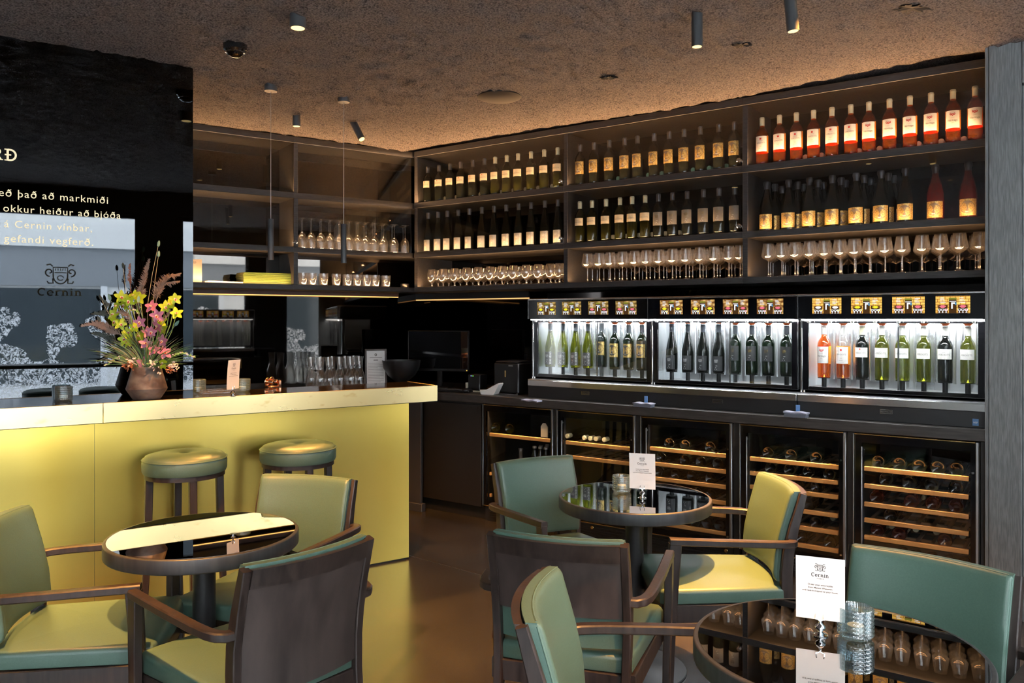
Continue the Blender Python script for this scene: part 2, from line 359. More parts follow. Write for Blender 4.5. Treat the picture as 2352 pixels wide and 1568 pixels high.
# ------------------------------------------------------------------ objects
def tag(o, label=None, cat=None, group=None, kind=None):
    if label: o['label'] = label
    if cat: o['category'] = cat
    if group: o['group'] = group
    if kind: o['kind'] = kind
    return o
def thing(name, label, cat, loc=(0, 0, 0), rz=0., group=None):
    o = bpy.data.objects.new(name, None); COL.objects.link(o); o.location = loc; o.rotation_euler = (0, 0, rz); o.empty_display_size = .05
    return tag(o, label, cat, group)
def part(name, mb, mats, parent=None, label=None, smooth=True, ang=38):
    mats = [mats] if isinstance(mats, str) else mats
    me = mb.mesh(name, mats, smooth, ang) if isinstance(mb, MB) else mb
    o = bpy.data.objects.new(name, me); COL.objects.link(o)
    if parent: o.parent = parent
    if label: o['label'] = label
    return o
def single(name, mb, mats, label, cat, loc=(0, 0, 0), rz=0., group=None, **kw):
    o = part(name, mb, mats, None, None, **kw); o.location = loc; o.rotation_euler = (0, 0, rz); return tag(o, label, cat, group)
def structure(name, mb, mats, loc=(0, 0, 0), rz=0., parent=None, **kw):
    o = part(name, mb, mats, parent, None, **kw); o.location = loc; o.rotation_euler = (0, 0, rz); o['kind'] = 'structure'; return o
def dup(o, parent=None):
    c = o.copy(); COL.objects.link(c)
    if parent: c.parent = parent
    for ch in list(o.children): dup(ch, c)
    return c
used = set()
def place(proto, loc, rz, label, group=None, rot=None):
    o = proto if proto.name not in used else dup(proto)
    used.add(proto.name); o.location = loc; o.rotation_euler = rot or (0, 0, rz); o['label'] = label
    if group: o['group'] = group
    return o
ORD = 'first second third fourth fifth sixth seventh eighth ninth tenth eleventh twelfth thirteenth fourteenth fifteenth sixteenth seventeenth eighteenth'.split()
def area(name, loc, size, rot, power, col, spread=None):
    l = bpy.data.lights.new(name, 'AREA'); l.shape = 'RECTANGLE'; l.size, l.size_y = size; l.energy = power; l.color = col
    if spread: l.spread = spread
    o = bpy.data.objects.new(name, l); COL.objects.link(o); o.location = loc
    o.rotation_euler = rot if not isinstance(rot, Matrix) else rot.to_euler(); return o
def aim(d, up=Vector((0, 0, 1))):
    return Vector(d).to_track_quat('-Z', 'Y').to_euler()
SP = 2.3
def spot(name, loc, target, power, col, ang=50, blend=.5, r=.03):
    l = bpy.data.lights.new(name, 'SPOT'); l.energy = power * SP; l.color = col; l.spot_size = math.radians(ang); l.spot_blend = blend; l.shadow_soft_size = r
    o = bpy.data.objects.new(name, l); COL.objects.link(o); o.location = loc; o.rotation_euler = aim(Vector(target) - Vector(loc)); return o
# ------------------------------------------------------------------ lettering
TXT = {}
def textmb(s, size, align='CENTER', bold=0., f=None, space=1.):
    """the words as a mesh in x,z facing -y"""
    key = (s, align, bold, space)
    if key not in TXT:
        c = bpy.data.curves.new('lettering', 'FONT'); c.body = s; c.size = 1; c.align_x = align; c.offset = bold; c.resolution_u = 3; c.space_character = space
        o = bpy.data.objects.new('lettering', c); COL.objects.link(o); dg = bpy.context.evaluated_depsgraph_get(); dg.update()
        me = bpy.data.meshes.new_from_object(o.evaluated_get(dg)); TXT[key] = ([tuple(v.co) for v in me.vertices], [tuple(p.vertices) for p in me.polygons])
        bpy.data.objects.remove(o); bpy.data.curves.remove(c); bpy.data.meshes.remove(me)
    vs, fs = TXT[key]; mb = MB(); f = f or (lambda x, z: (x, 0, z))
    mb.add([f(v[0] * size, v[1] * size) for v in vs], fs); return mb
def twidth(s, align='LEFT', bold=0., space=1.):
    textmb(s, 1, align, bold, None, space); xs = [v[0] for v in TXT[(s, align, bold, space)][0]]; return min(xs), max(xs)
def arc(cx, cz, rx, rz, a0, a1, n=12): return [(cx + rx * math.cos(math.radians(a0 + (a1 - a0) * i / n)), cz + rz * math.sin(math.radians(a0 + (a1 - a0) * i / n))) for i in range(n + 1)]
def slab_word(word, f=None, w=.17):
    """slab-serif strokes, x-height .7, cap height 1; returns MB and width"""
    mb = MB(); x = 0; s = .09; f = f or (lambda x, z: (x, 0, z))
    def st(p, ww=w): mb.ribbon(p, ww, f=f)
    for ch in word:
        if ch == 'C':
            st(arc(x + .42, .5, .36, .44, 55, 305, 18)); st([(x + .69, .98), (x + .69, .68)], .09); x += .95
        elif ch == 'e':
            st(arc(x + .34, .35, .28, .3, 0, 320, 18), w * .9); st([(x + .08, .36), (x + .66, .36)], .1); x += .8
        elif ch == 'r':
            st([(x + .18, 0), (x + .18, .7)]); st([(x, s / 2), (x + .4, s / 2)], s); st([(x, .7 - s / 2), (x + .2, .7 - s / 2)], s); st(arc(x + .44, .4, .26, .26, 170, 60, 8), .13); x += .68
        elif ch in 'nm':
            st([(x + .18, 0), (x + .18, .7)]); st([(x, s / 2), (x + .36, s / 2)], s); st([(x, .7 - s / 2), (x + .2, .7 - s / 2)], s)
            st(arc(x + .38, .4, .22, .24, 180, 0, 10) + [(x + .6, 0)], w * .9); st([(x + .44, s / 2), (x + .78, s / 2)], s); x += .88
        elif ch == 'i':
            st([(x + .18, 0), (x + .18, .7)]); st([(x, s / 2), (x + .36, s / 2)], s); st([(x, .7 - s / 2), (x + .2, .7 - s / 2)], s); st([(x + .1, .9), (x + .27, .9)], .16); x += .48
        elif ch == 'R':
            st([(x + .2, 0), (x + .2, 1)]); st([(x, s / 2), (x + .42, s / 2)], s); st([(x, 1 - s / 2), (x + .3, 1 - s / 2)], s)
            st([(x + .2, .94)] + arc(x + .45, .72, .24, .22, 90, -90, 10) + [(x + .2, .5)], .13); st([(x + .45, .5), (x + .72, .05)], w); st([(x + .58, s / 2), (x + .9, s / 2)], s); x += 1.
        elif ch == 'Ð':
            st([(x + .24, 0), (x + .24, 1)]); st([(x, s / 2), (x + .3, s / 2)], s); st([(x, 1 - s / 2), (x + .3, 1 - s / 2)], s)
            st([(x + .24, .94)] + arc(x + .42, .5, .42, .44, 90, -90, 14) + [(x + .24, .06)], .15); st([(x + .02, .5), (x + .5, .5)], .11); x += 1.05
        else: x += .5
    return mb, x
def emblem(f=None):
    """shop crest: shield between two curled scrolls, unit width about 1"""
    mb = MB(); f = f or (lambda x, z: (x, 0, z))
    mb.ribbon([(-.24, .3), (-.24, -.02)] + arc(0, -.02, .24, .3, 180, 360, 12) + [(.24, .3)], .05, closed=True, f=f)
    mb.ribbon([(-.2, .1), (.2, .1)], .04, f=f); mb.ribbon(arc(0, -.1, .1, .09, 0, 330, 10), .04, f=f)
    for s in (-1, 1):
        mb.ribbon([(s * (.36 + a * math.cos(t)), .12 + a * math.sin(t)) for a, t in [(.17 - .012 * i, -1.6 + .55 * i) for i in range(13)]], .05, f=f)
        mb.ribbon([(s * .26, .34), (s * .34, .42), (s * .46, .38)], .05, f=f); mb.ribbon([(s * .26, -.12), (s * .24, -.3), (s * .40, -.3), (s * .44, -.22)], .05, f=f)
    for i in range(5): mb.ribbon([(-.16 + .08 * i, .18), (-.16 + .08 * i, .26)], .03, f=f)
    return mb
# ================================================================== ROOM SHELL
RF, RB = 5.08, 5.54          # bookcase front / back on the right wall
CF, CZ = 4.75, .935          # back counter front and height
LF, LB = 6.13, 6.47
corner = R(atR(947, RF), RF)
xcR = atR(947, RF); xcL = corner.dot(eL)
xEnd = atR(2262, CF) + .004
# floor
ROOM = [W(-7.3, .58), W(6, .58), Vector((5, 8, 0)), Vector((-8, 8, 0)), Vector((-8, 2.5, 0))]
mb = MB(); mb.slab([(v.x, v.y) for v in ROOM], -.1, 0, .0005, 1); structure('floor', mb, 'concrete')
for (a, b_) in (((1000, 1292), (1125, 1326)), ((1480, 1398), (1700, 1432))):
    A, B = atz(*a, 0), atz(*b_, 0); d = (B - A).normalized(); n = Vector((-d.y, d.x, 0)) * .0025; A -= d * .5; B += d * .8
    mb = MB(); mb.add([A - n + Z3 * .0006, B - n + Z3 * .0006, B + n + Z3 * .0006, A + n + Z3 * .0006], [(0, 1, 2, 3)]); structure('trim_%d' % (1 if a[0] < 1200 else 2), mb, 'steel_dull')
# walls
mb = MB(); mb.box(-8, 8, 5.58, 5.7, 0, 3.1); structure('wall_right', mb, 'wall_black', rz=phR)
mb = MB(); mb.box(-9, 6, 6.52, 6.64, 0, 3.1); structure('wall_left', mb, 'wall_black', rz=phL)
A, B = Vector((-7.3, 2.7, 0)), Vector((-3.9, -4.6, 0)); d = (B - A); mb = MB(); mb.box(0, d.length, -.1, 0, 0, 3.1); structure('wall_back', mb, 'wall_black', A, math.atan2(d.y, d.x))
# black glass splashbacks between counter and shelves
mb = MB(); mb.box(xcR - .2, xEnd, 5.56, 5.575, CZ, 1.735); structure('trim_3', mb, 'back_glass', rz=phR)
mb = MB(); mb.box(-2.6, xcL + 1.1, 6.495, 6.51, CZ, 1.735); structure('trim_4', mb, 'mirror_brown', rz=phL)
# ceiling: rough sprayed surface that lifts towards the shelving
def ceil_z(x, y):
    v = Vector((x, y, 0)); pr = v.dot(nR); pl = v.dot(nL)
    z = 2.855
    for q in ((pr - 4.74) / .3, (pl - 5.80) / .3):
        q = max(0, min(1, q)); z += .10 * q * q * (3 - 2 * q)
    w = Vector((x * 9, y * 9, 0)); z += .010 * noise.noise(w) + .014 * noise.noise(w * 3.1) + .011 * noise.noise(w * 7.3) + .03 * noise.noise(Vector((x * .7, y * .7, 3)))
    return z
gs = .026; xs0, ys0, nx, ny = -5.2, .2, 380, 290
vs = []; keep = {}
for j in range(ny):
    for i in range(nx):
        x, y = xs0 + i * gs, ys0 + j * gs
        jx, jy = x + .012 * noise.noise(Vector((x * 40, y * 40, 1))), y + .012 * noise.noise(Vector((x * 40, y * 40, 7)))
        if x * wN.x + y * wN.y < .58 and x * nR.x + y * nR.y < 5.56 and x * nL.x + y * nL.y < 6.5: keep[(i, j)] = len(vs); vs.append((jx, jy, ceil_z(jx, jy)))
fs = []
for (i, j), a in keep.items():
    b_, c, d = keep.get((i + 1, j)), keep.get((i + 1, j + 1)), keep.get((i, j + 1))
    if b_ is not None and c is not None and d is not None: fs.append((a, d, c, b_))
mb = MB(); mb.v = vs; mb.f = fs; mb.m = [0] * len(fs)
mb.slab([(-4.87, -5.47), (.95, .21), (-7.6, .21)], 2.86, 2.95, .001, 1); mb.box(-7.5, -5.19, .2, 8, 2.86, 2.95); mb.slab([(v.x, v.y) for v in ROOM], 3.0, 3.1, .001, 1)
structure('ceiling', mb, 'ceiling_spray', ang=180)
# shop front on the right behind the camera
def wint(px):   # where a pixel of the mirror panel sees the shop front: (t, distance)
    k = kx(px); pm = 4.57; P = Vector((k, 1, 0)) * (pm / (nL.x * k + nL.y)); C = nL * (2 * pm); v = P - C
    q = (WOFF - C.dot(wN)) / v.dot(wN); return (C + v * q).dot(wD), P.y * q
def winz(px, py): t, Y = wint(px); return HC - (py - YH) / F * Y
tA, tB = wint(322)[0], wint(410)[0]
panes = [(-6.6, -4.0), (-3.85, tA - 2.5), (tA - 2.42, tA), (tB, 3.85), (4.4, 5.4)]
def WB(m, x0, x1, o0, o1, z0, z1, c=0.): return m.box(x0, x1, -o1, -o0, z0, z1, c)
mb = MB(); WB(mb, -7.2, 6, WOFF, WOFF + .14, 0, .28); WB(mb, -7.2, 6, WOFF, WOFF + .14, 2.62, 3.1)
prev = -7.2
for a, b_ in panes + [(6, 6)]:
    if a > prev: WB(mb, prev, a, WOFF, WOFF + .14, .28, 2.62)
    prev = b_
structure('wall_front', mb, 'black_paint', rz=phW)
for i, (a, b_) in enumerate(panes):
    mb = MB()
    for (x0, x1, z0, z1) in ((a, b_, .28, .33), (a, b_, 2.57, 2.62), (a, a + .05, .33, 2.57), (b_ - .05, b_, .33, 2.57)): WB(mb, x0, x1, WOFF + .03, WOFF + .1, z0, z1)
    fr = structure('window_%d' % (i + 1), mb, 'black_paint', rz=phW)
    mb = MB(); WB(mb, a + .05, b_ - .05, WOFF + .06, WOFF + .066, .33, 2.57); part('pane', mb, 'window_glass', fr)
    w = area('window_portal', W((a + b_) / 2, WOFF + .15, 1.45), (b_ - a, 2.3), aim(-wN), 1, (1, 1, 1)); w.data.cycles.is_portal = True
# lettering stuck on the shop front, read from the street, seen mirrored in the black panel
tL, YL = wint(138); zC = winz(138, 679); hC = (winz(138, 660) - zC)
wrd, ww = slab_word('Cernin'); t0, t1 = wint(86)[0], wint(190)[0]; sc = abs(t1 - t0) / ww
wl = thing('window_lettering', 'gold crest and shop name on the shop window seen in the black panel', 'lettering', W((t0 + t1) / 2, WOFF + .03, zC), phW)
wf = MB(); wf.add([(v[0] * sc - (t1 - t0) / 2, 0, v[2] * sc * .9) for v in wrd.v], wrd.f); part('name', wf, 'gold_text', wl, smooth=False)
em = emblem(lambda x, z: (x * .27, 0, z * .27 + .21)); part('crest', em, 'gold_text', wl, smooth=False)
# high ledge and stools along the shop front
g = thing('window_ledge', 'long black ledge along the shop window seen in the black panel', 'ledge', W(0, 0, 0), phW)
mb = MB(); WB(mb, -3.6, 4.2, WOFF - .32, WOFF - .005, 1.015, 1.05, .004); part('shelf_board', mb, 'black_paint', g)
for t in (-3.2, -1.2, 2.2, 4.0): mb = MB(); WB(mb, t - .02, t + .02, WOFF - .28, WOFF - .02, 0, 1.015, .003); part('bracket', mb, 'black_paint', g)
# street outside
mb = MB(); WB(mb, -30, 30, WOFF + .14, 40, -.2, -.05); structure('street', mb, 'snow', rz=phW)
g = thing('building', 'pale building across the street seen in the black mirrored panel', 'building', W(0, 0, -.05), phW)
D = 9.; mb = MB(); WB(mb, -25, 25, D, D + 5, 0, 9.5); WB(mb, -25, 25, D - .14, D, 2.95, 3.45); part('wall', mb, 'facade', g)
mb = MB(); WB(mb, -25, 25, D - .05, D, 2.2, 2.95); part('sign_band', mb, 'facade_dark', g)
for i in range(9):
    x = -14 + i * 3.2
    mb = MB(); WB(mb, x, x + 2.3, D - .06, D - .01, .3, 2.15); part('window', mb, 'shop_glass', g)
    mb = MB(); WB(mb, x - .12, x, D - .16, D, 0, 2.2); WB(mb, x + 2.3, x + 2.42, D - .16, D, 0, 2.2); part('window_frame', mb, 'facade_white', g)
    mb = MB(); WB(mb, x + .5, x + 1.7, D - .05, D, 3.9, 5.6); part('window', mb, 'shop_glass', g)
    mb = MB(); WB(mb, x + .38, x + .5, D - .1, D, 3.8, 5.7); WB(mb, x + 1.7, x + 1.82, D - .1, D, 3.8, 5.7); WB(mb, x + 1.05, x + 1.13, D - .09, D, 3.9, 5.6); part('window_frame', mb, 'facade_white', g)
# pillar closing the bar on the right
mb = MB(); xp0, xp1 = atR(2262, CF - .02), atR(2347, CF - .02)
px1 = atR(2271.5, CF - .02)
mb.box(xp0, px1 - .002, CF - .02, 5.57, 0, 3.0, .002); mb.box(px1, xp1, CF - .024, 5.57, 0, 3.0, .002); structure('pillar', mb, 'grey_oak', rz=phR)
mb = MB(); mb.box(xp1 + .002, xp1 + .06, CF - .01, 5.5, 0, 2.66); mb.box(xp1 + .002, xp1 + 1.0, CF - .024, 5.5, 2.67, 2.98); structure('trim_5', mb, 'grey_oak', rz=phR)
mb = MB(); mb.box(xp1 + .07, xp1 + .8, CF + .25, CF + .28, 0, 2.66); structure('trim_6', mb, 'wall_black', rz=phR)
mb = MB(); mb.box(0, .35, 0, .02, 0, .22); g = single('wall_sign', mb, 'sign_amber', 'amber lit panel at the right edge beyond the grey pillar', 'sign', R(xp1 + .066, CF + .22, 2.28), phR)

# ================================================================== BAR
PF, PP, ZB = 4.30, 4.53, 1.098       # fascia front, panel front, bar height
sE = atL(1005, PF); sP = atL(939, PP); sSeam = atL(237, PF); sSeam2 = atL(217, PP); s0 = -3.6
bar = thing('bar_counter', 'long brass clad bar counter with black glass top', 'bar counter', (0, 0, 0), phL)
mb = MB(); mb.box(s0, sE - .006, PF + .006, 4.68, ZB - .03, ZB, .002); part('counter_top', mb, 'bar_top', bar, 'dark polished bar top')
mb = MB(); mb.box(s0, sSeam - .001, PF, PF + .012, 1.003, ZB + .001, .0015); part('brass_band', mb, 'brass_band', bar)
mb = MB(); mb.box(sSeam + .001, sE, PF, PF + .012, 1.003, ZB + .001, .0015); mb.box(sE - .012, sE, PF + .012, 4.68, 1.003, ZB + .001, .0015); part('brass_band', mb, 'brass_band', bar)
mb = MB(); mb.box(s0, sE - .012, PF + .012, 4.67, 1.0, ZB - .031); part('core', mb, 'cabinet_black', bar)
mb = MB(); mb.box(s0, sSeam2 - .0008, PP, PP + .006, .012, 1.002); part('front_panel', mb, 'brass_panel', bar, 'tall brushed brass front sheet')
mb = MB(); mb.box(sSeam2 + .0008, sP, PP, PP + .006, .012, 1.002); mb.box(sP - .006, sP, PP + .006, 4.66, .012, 1.002); part('front_panel', mb, 'brass_panel', bar, 'tall brushed brass front sheet')
mb = MB(); mb.box(s0, sP - .012, PP + .007, 4.65, 0, 1.0); part('carcass', mb, 'cabinet_black', bar)
mb = MB(); mb.box(s0, sE - .1, 4.70, 5.2, .0, .86); mb.box(s0, sE - .1, 4.69, 5.25, .86, .9, .004); part('work_shelf', mb, 'cabinet_black', bar)
# black mirrored panel with lettering
s443 = atL(443.5, 4.57)
pan = thing('mirror_panel', 'tall black mirrored panel with gold lettering behind the flower vase', 'panel', (0, 0, 0), phL)
mb = MB(); mb.box(s0, s443, 4.57, 4.58, ZB, 2.9); part('glass', mb, 'mirror_black', pan)
mb = MB(); mb.box(s0, s443 - .001, 4.581, 4.66, ZB, 2.95); part('backing', mb, 'cabinet_black', pan)
def panz(px, py): k = kx(px); Y = 4.57 / (nL.x * k + nL.y); return HC - (py - YH) / F * Y
for (txt, xr, yr, xl, vis) in (('með það að markmiði', 248, 468, None, 'eð það að markmiði'), ('okkur heiður að bjóða', 277, 502.5, 7.5, None), ('á Cernin vínbar,', 211, 532.5, 9.5, None), ('gefandi vegferð.', 214, 564.5, 9, None)):
    z = panz(xr, yr); x1 = atL(xr, 4.57)
    a, b_ = twidth(txt, space=1.14)
    if xl is not None: size = (x1 - atL(xl, 4.57)) / (b_ - a); lastsize = size
    else:
        a2, b2 = twidth('okkur heiður að bjóða', space=1.14); size = 1.04 * (atL(277, 4.57) - atL(7.5, 4.57)) / (b2 - a2)
    mbt = textmb(txt, size, 'LEFT', 0., None, 1.14); mb = MB(); mb.add([(v[0] + x1 - b_ * size, 4.5685, v[2] + z) for v in mbt.v], mbt.f); part('lettering', mb, 'gold_glow', pan, smooth=False)
zR = panz(20, 369); x1 = atL(37.5, 4.57); sc = panz(20, 342) - zR
for ch_, dx_ in (('R', -1.88), ('Ð', -.88)):
    wr, ww = slab_word(ch_); mb = MB(); mb.add([(x1 + (v[0] + dx_) * sc * .98, 4.5685, zR + v[2] * sc) for v in wr.v], wr.f); part('lettering', mb, 'gold_glow', pan, 'large slab letter of the heading', smooth=False)
# ================================================================== BACK COUNTERS
cl0 = atL(430, 5.85) - 1.2
cc = thing('back_counter', 'dark wood counter carrying the three wine dispensers along the right wall', 'counter', (0, 0, 0), phR)
CPF = CF + .02
mb = MB(); mb.box(xcR - .35, xEnd, CF, 5.55, CZ - .06, CZ, .003); part('worktop', mb, 'counter_wood', cc)
cool_px = [(1109, 1272), (1279, 1461), (1471, 1684), (1698.5, 1946), (1959, 2252)]
cool_x = [(atR(a, CPF), atR(b_, CPF)) for a, b_ in cool_px]
mb = MB()
mb.box(xcR - .33, cool_x[0][0] - .004, CPF + .01, 5.5, .1, CZ - .061)
ends = [c[0] for c in cool_x[1:]] + [xEnd]
for (a, b_), e in zip(cool_x, ends):
    mb.box(b_ + .001, e - .004, CPF + .012, 5.5, 0, CZ - .061)
part('side_panel', mb, 'cabinet_black', cc)
mb = MB(); x0 = atR(972, CPF); x1 = cool_x[0][0] - .012; mb.box(x0, x1, CPF - .006, CPF + .008, .1, .86, .002); mb.box(x0 + (x1 - x0) * .7, x0 + (x1 - x0) * .95, CPF - .009, CPF - .007, .80, .845); part('door', mb, 'cabinet_black', cc)
mb = MB(); mb.box(xcR - .3, cool_x[0][0] - .004, CPF + .05, 5.4, 0, .1); part('plinth', mb, 'black_matte', cc)
lc = thing('back_counter', 'dark counter behind the bar under the glass shelves carrying carafes', 'counter', (0, 0, 0), phL)
xl1 = atL(941, 5.9)
mb = MB(); mb.box(cl0, xl1 + .0, 5.82, 6.49, CZ - .06, CZ, .003); part('worktop', mb, 'counter_wood', lc)
mb = MB(); mb.box(cl0, xl1 - .01, 5.85, 6.45, 0, CZ - .061); part('carcass', mb, 'grey_oak', lc)
# grey post between the bar and the corner cabinet
gp = thing('end_panel', 'narrow grey oak panel between the brass bar and the corner cabinet', 'panel', (0, 0, 0), phR)
xa, xb = atR(936, 4.72), atR(966, 4.72); mb = MB(); mb.box(xa - .1, xb, 4.72, 4.745, .06, .87, .002); part('board', mb, 'grey_panel', gp)
mb = MB(); mb.box(xa - .1, xb + .03, 4.70, 4.745, 0, .06, .003); part('baseboard', mb, 'grey_panel', gp)
# ================================================================== BOOKCASES
ROWZ = [(1.73, 1.77), (2.02, 2.062), (2.44, 2.485), (2.872, 2.92)]
def lock(parent, x, p, z):
    mb = MB(); Mx = Matrix.Translation((x, p, z)) @ Matrix.Rotation(PI / 2, 4, 'X'); mb.cyl(.014, -.004, .022, 16, Mx, c=.003); mb.cyl(.005, .022, .0235, 10, Mx); part('lock_knob', mb, 'chrome', parent, 'round chrome lock')
def bookcase(lab, xa, xb, fr, bk, rot, left=True, right=False, depthL=None, locks=(True, True), cut=None, lockx=None):
    b_ = thing('bookcase', lab, 'shelf unit', (0, 0, 0), rot)
    for i, (z0, z1) in enumerate(ROWZ):
        mb = MB()
        if cut: # right end cut along the other wall's cabinet side
            mb.slab([(xa, fr), (xb, fr), (xb + cut * (bk - fr), bk), (xa, bk)], z0, z1, .002, 1)
        else: mb.box(xa, xb, fr, bk, z0, z1, .002)
        part('top_panel' if i == 3 else 'shelf', mb, 'shelf_wood', b_)
    T = .034
    def side(x0, deep=bk):
        mb = MB()
        for (z0, z1) in ((1.77, 2.02), (2.062, 2.44), (2.485, 2.872)): mb.box(x0, x0 + T, fr + .004, deep, z0 + .0005, z1 - .0005, .0015)
        part('side_panel', mb, 'shelf_wood', b_)
    if left: side(xa, depthL or bk)
    if right: side(xb - T)
    mb = MB(); mb.box(xa, xb + (cut * (bk - fr) if cut else 0), bk, bk + .008, 1.735, 2.915); part('back_panel', mb, 'back_glass' if rot == phR else 'mirror_brown', b_, 'dark mirrored back')
    for k, (z0, z1) in enumerate(((2.064, 2.438), (2.487, 2.87))):
        mb = MB(); g0 = xa + (T if left else 0) * .6; g1 = xb - (.0 if not right else T); mb.box(g0, g1 - .003, fr + .008, fr + .013, z0, z1)
        d = part('glass_door', mb, 'door_glass', b_)
        if locks[k]: lock(d, lockx if lockx is not None else g1 - .02, fr + .006, z0 + .035)
    return b_
xd1, xd2 = atR(1294, RF), atR(1705, RF)
bookcase('wall shelf unit of the right wall next to the corner with cream labelled bottles', xcR + .02, xd1, RF, RB, phR, True, False, RF + 1.02)
bookcase('middle wall shelf unit of the right wall with gold labelled bottles on top', xd1, xd2, RF, RB, phR)
bookcase('wall shelf unit beside the grey pillar with rosé bottles on its top shelf', xd2, xEnd - .002, RF, RB, phR, True, True, None, (False, False))
xl0 = atL(445, LF) - .75; xld = atL(675, LF); cutL = eL.dot(nR) / nL.dot(nR)
bookcase('mirrored wall shelf unit left of the corner above the carafes, green menus on it', xl0, xld, LF, LB, phL, False, False, None, (False, False))
bookcase('mirrored wall shelf unit in the corner holding upturned glasses and tumblers', xld, xcL, LF, LB, phL, True, False, None, (True, False), cutL, xld + .012)
# led strips hidden on the boards
def led_area(rot, frame, xa, xb, p, z, power, tilt=12, i=0, col=(1, .52, .22)):
    c = frame((xa + xb) / 2, p, z); d = (nR if frame is R else nL) * math.sin(math.radians(tilt)) + Z3 * math.cos(math.radians(tilt))
    l = bpy.data.lights.new('led_strip', 'AREA'); l.shape = 'RECTANGLE'; l.size = abs(xb - xa); l.size_y = .008 if i == 0 else .005; l.energy = power; l.color = col
    o = bpy.data.objects.new('led_strip', l); COL.objects.link(o); o.location = c
    zz = -d.normalized(); xx = Vector(eR if frame is R else eL); yy = zz.cross(xx)
    o.rotation_euler = Matrix(((xx.x, yy.x, zz.x), (xx.y, yy.y, zz.y), (xx.z, yy.z, zz.z))).to_euler()
    return o
LEDP = 12.
for (a, b_) in ((xcR + .06, xd1 - .02), (xd1 + .05, xd2 - .02), (xd2 + .05, xEnd - .05)):
    for i, z in enumerate((1.775, 2.067, 2.49)): led_area(phR, R, a, b_, RF + (.022 if i == 0 else .0045), z, LEDP * (b_ - a) * (.45, .5, 1.1)[i], (14, 0, -14)[i], i)
for (a, b_) in ((xl0 + .3, xld - .02), (xld + .05, xcL - .02)):
    for i, z in enumerate((1.775, 2.067, 2.49)): led_area(phL, L, a, b_, LF + (.022 if i < 2 else .0045), z, LEDP * .8 * (b_ - a) * (.45, .7, 1.2)[i], (14, 12, -14)[i], i)
# led lines under the shelves
ll = thing('led_profile', 'glowing warm light line under the shelves behind the bar', 'light strip', (0, 0, 0), phL)
mb = MB(); mb.box(xl0 + .3, atL(915, 6.40), 6.40, 6.406, 1.690, 1.696); part('diffuser', mb, 'led_warm', ll)
mb = MB(); mb.box(xl0 + .3, atL(915, 6.40), 6.395, 6.412, 1.696, 1.729); part('channel', mb, 'channel_brown', ll)
l2 = thing('led_profile', 'faint warm light line under the shelves right of the corner', 'light strip', (0, 0, 0), phR)
mb = MB(); mb.box(atR(930, 5.42), atR(1215, 5.42), 5.418, 5.426, 1.668, 1.676); part('diffuser', mb, 'led_warm_dim', l2)
mb = MB(); mb.box(atR(930, 5.42), atR(1215, 5.42), 5.414, 5.43, 1.676, 1.729); part('channel', mb, 'black_paint', l2)
# ================================================================== BOTTLES
PB = [(0, .024), (.014, .018), (.028, .003), (.034, 0), (.0372, .004)]
BORD = PB + [(.0378, .02), (.0378, .192), (.0368, .203), (.031, .22), (.0205, .235), (.0158, .246), (.0147, .258), (.0144, .296), (.0157, .297), (.0157, .303), (.012, .306), (0, .306)]
BURG = PB + [(.0385, .02), (.0385, .122), (.0375, .142), (.0325, .172), (.0245, .208), (.018, .24), (.0152, .262), (.0147, .30), (.0157, .303), (.0157, .310), (.012, .313), (0, .313)]
RHIN = PB + [(.0372, .02), (.0372, .12), (.0355, .15), (.030, .19), (.0225, .235), (.0168, .27), (.0145, .295), (.0145, .328), (.0156, .330), (.0156, .336), (.012, .339), (0, .339)]
CHAM = [(0, .03), (.016, .022), (.032, .003), (.039, 0), (.0435, .005), (.0445, .02), (.0445, .13), (.043, .152), (.036, .187), (.0265, .222), (.0185, .252), (.0158, .27), (.0150, .29), (.0165, .293), (.0165, .300), (0, .302)]
def capsule(z0, z1, r0=.0152, bulge=False):
    mb = MB()
    if bulge: mb.lathe([(r0 + .006, z0), (.0172, z0 + .035), (.0160, z0 + .062), (.0175, z0 + .07), (.0178, z1 - .028), (.0205, z1 - .022), (.0205, z1 - .008), (.017, z1), (0, z1 + .001)], 20)
    else: mb.lathe([(r0, z0), (r0 + .0004, z1 - .016), (r0 + .0014, z1 - .014), (r0 + .0014, z1 - .010), (r0 + .0006, z1 - .009), (r0 + .0006, z1 - .003), (r0 - .002, z1), (0, z1)], 20)
    return mb
def onbottle(r, zc, s=1.):  # maps a flat drawing to the bottle front
    return lambda x, z: (r * math.sin(x * s / r), -r * math.cos(x * s / r), zc + z * s)
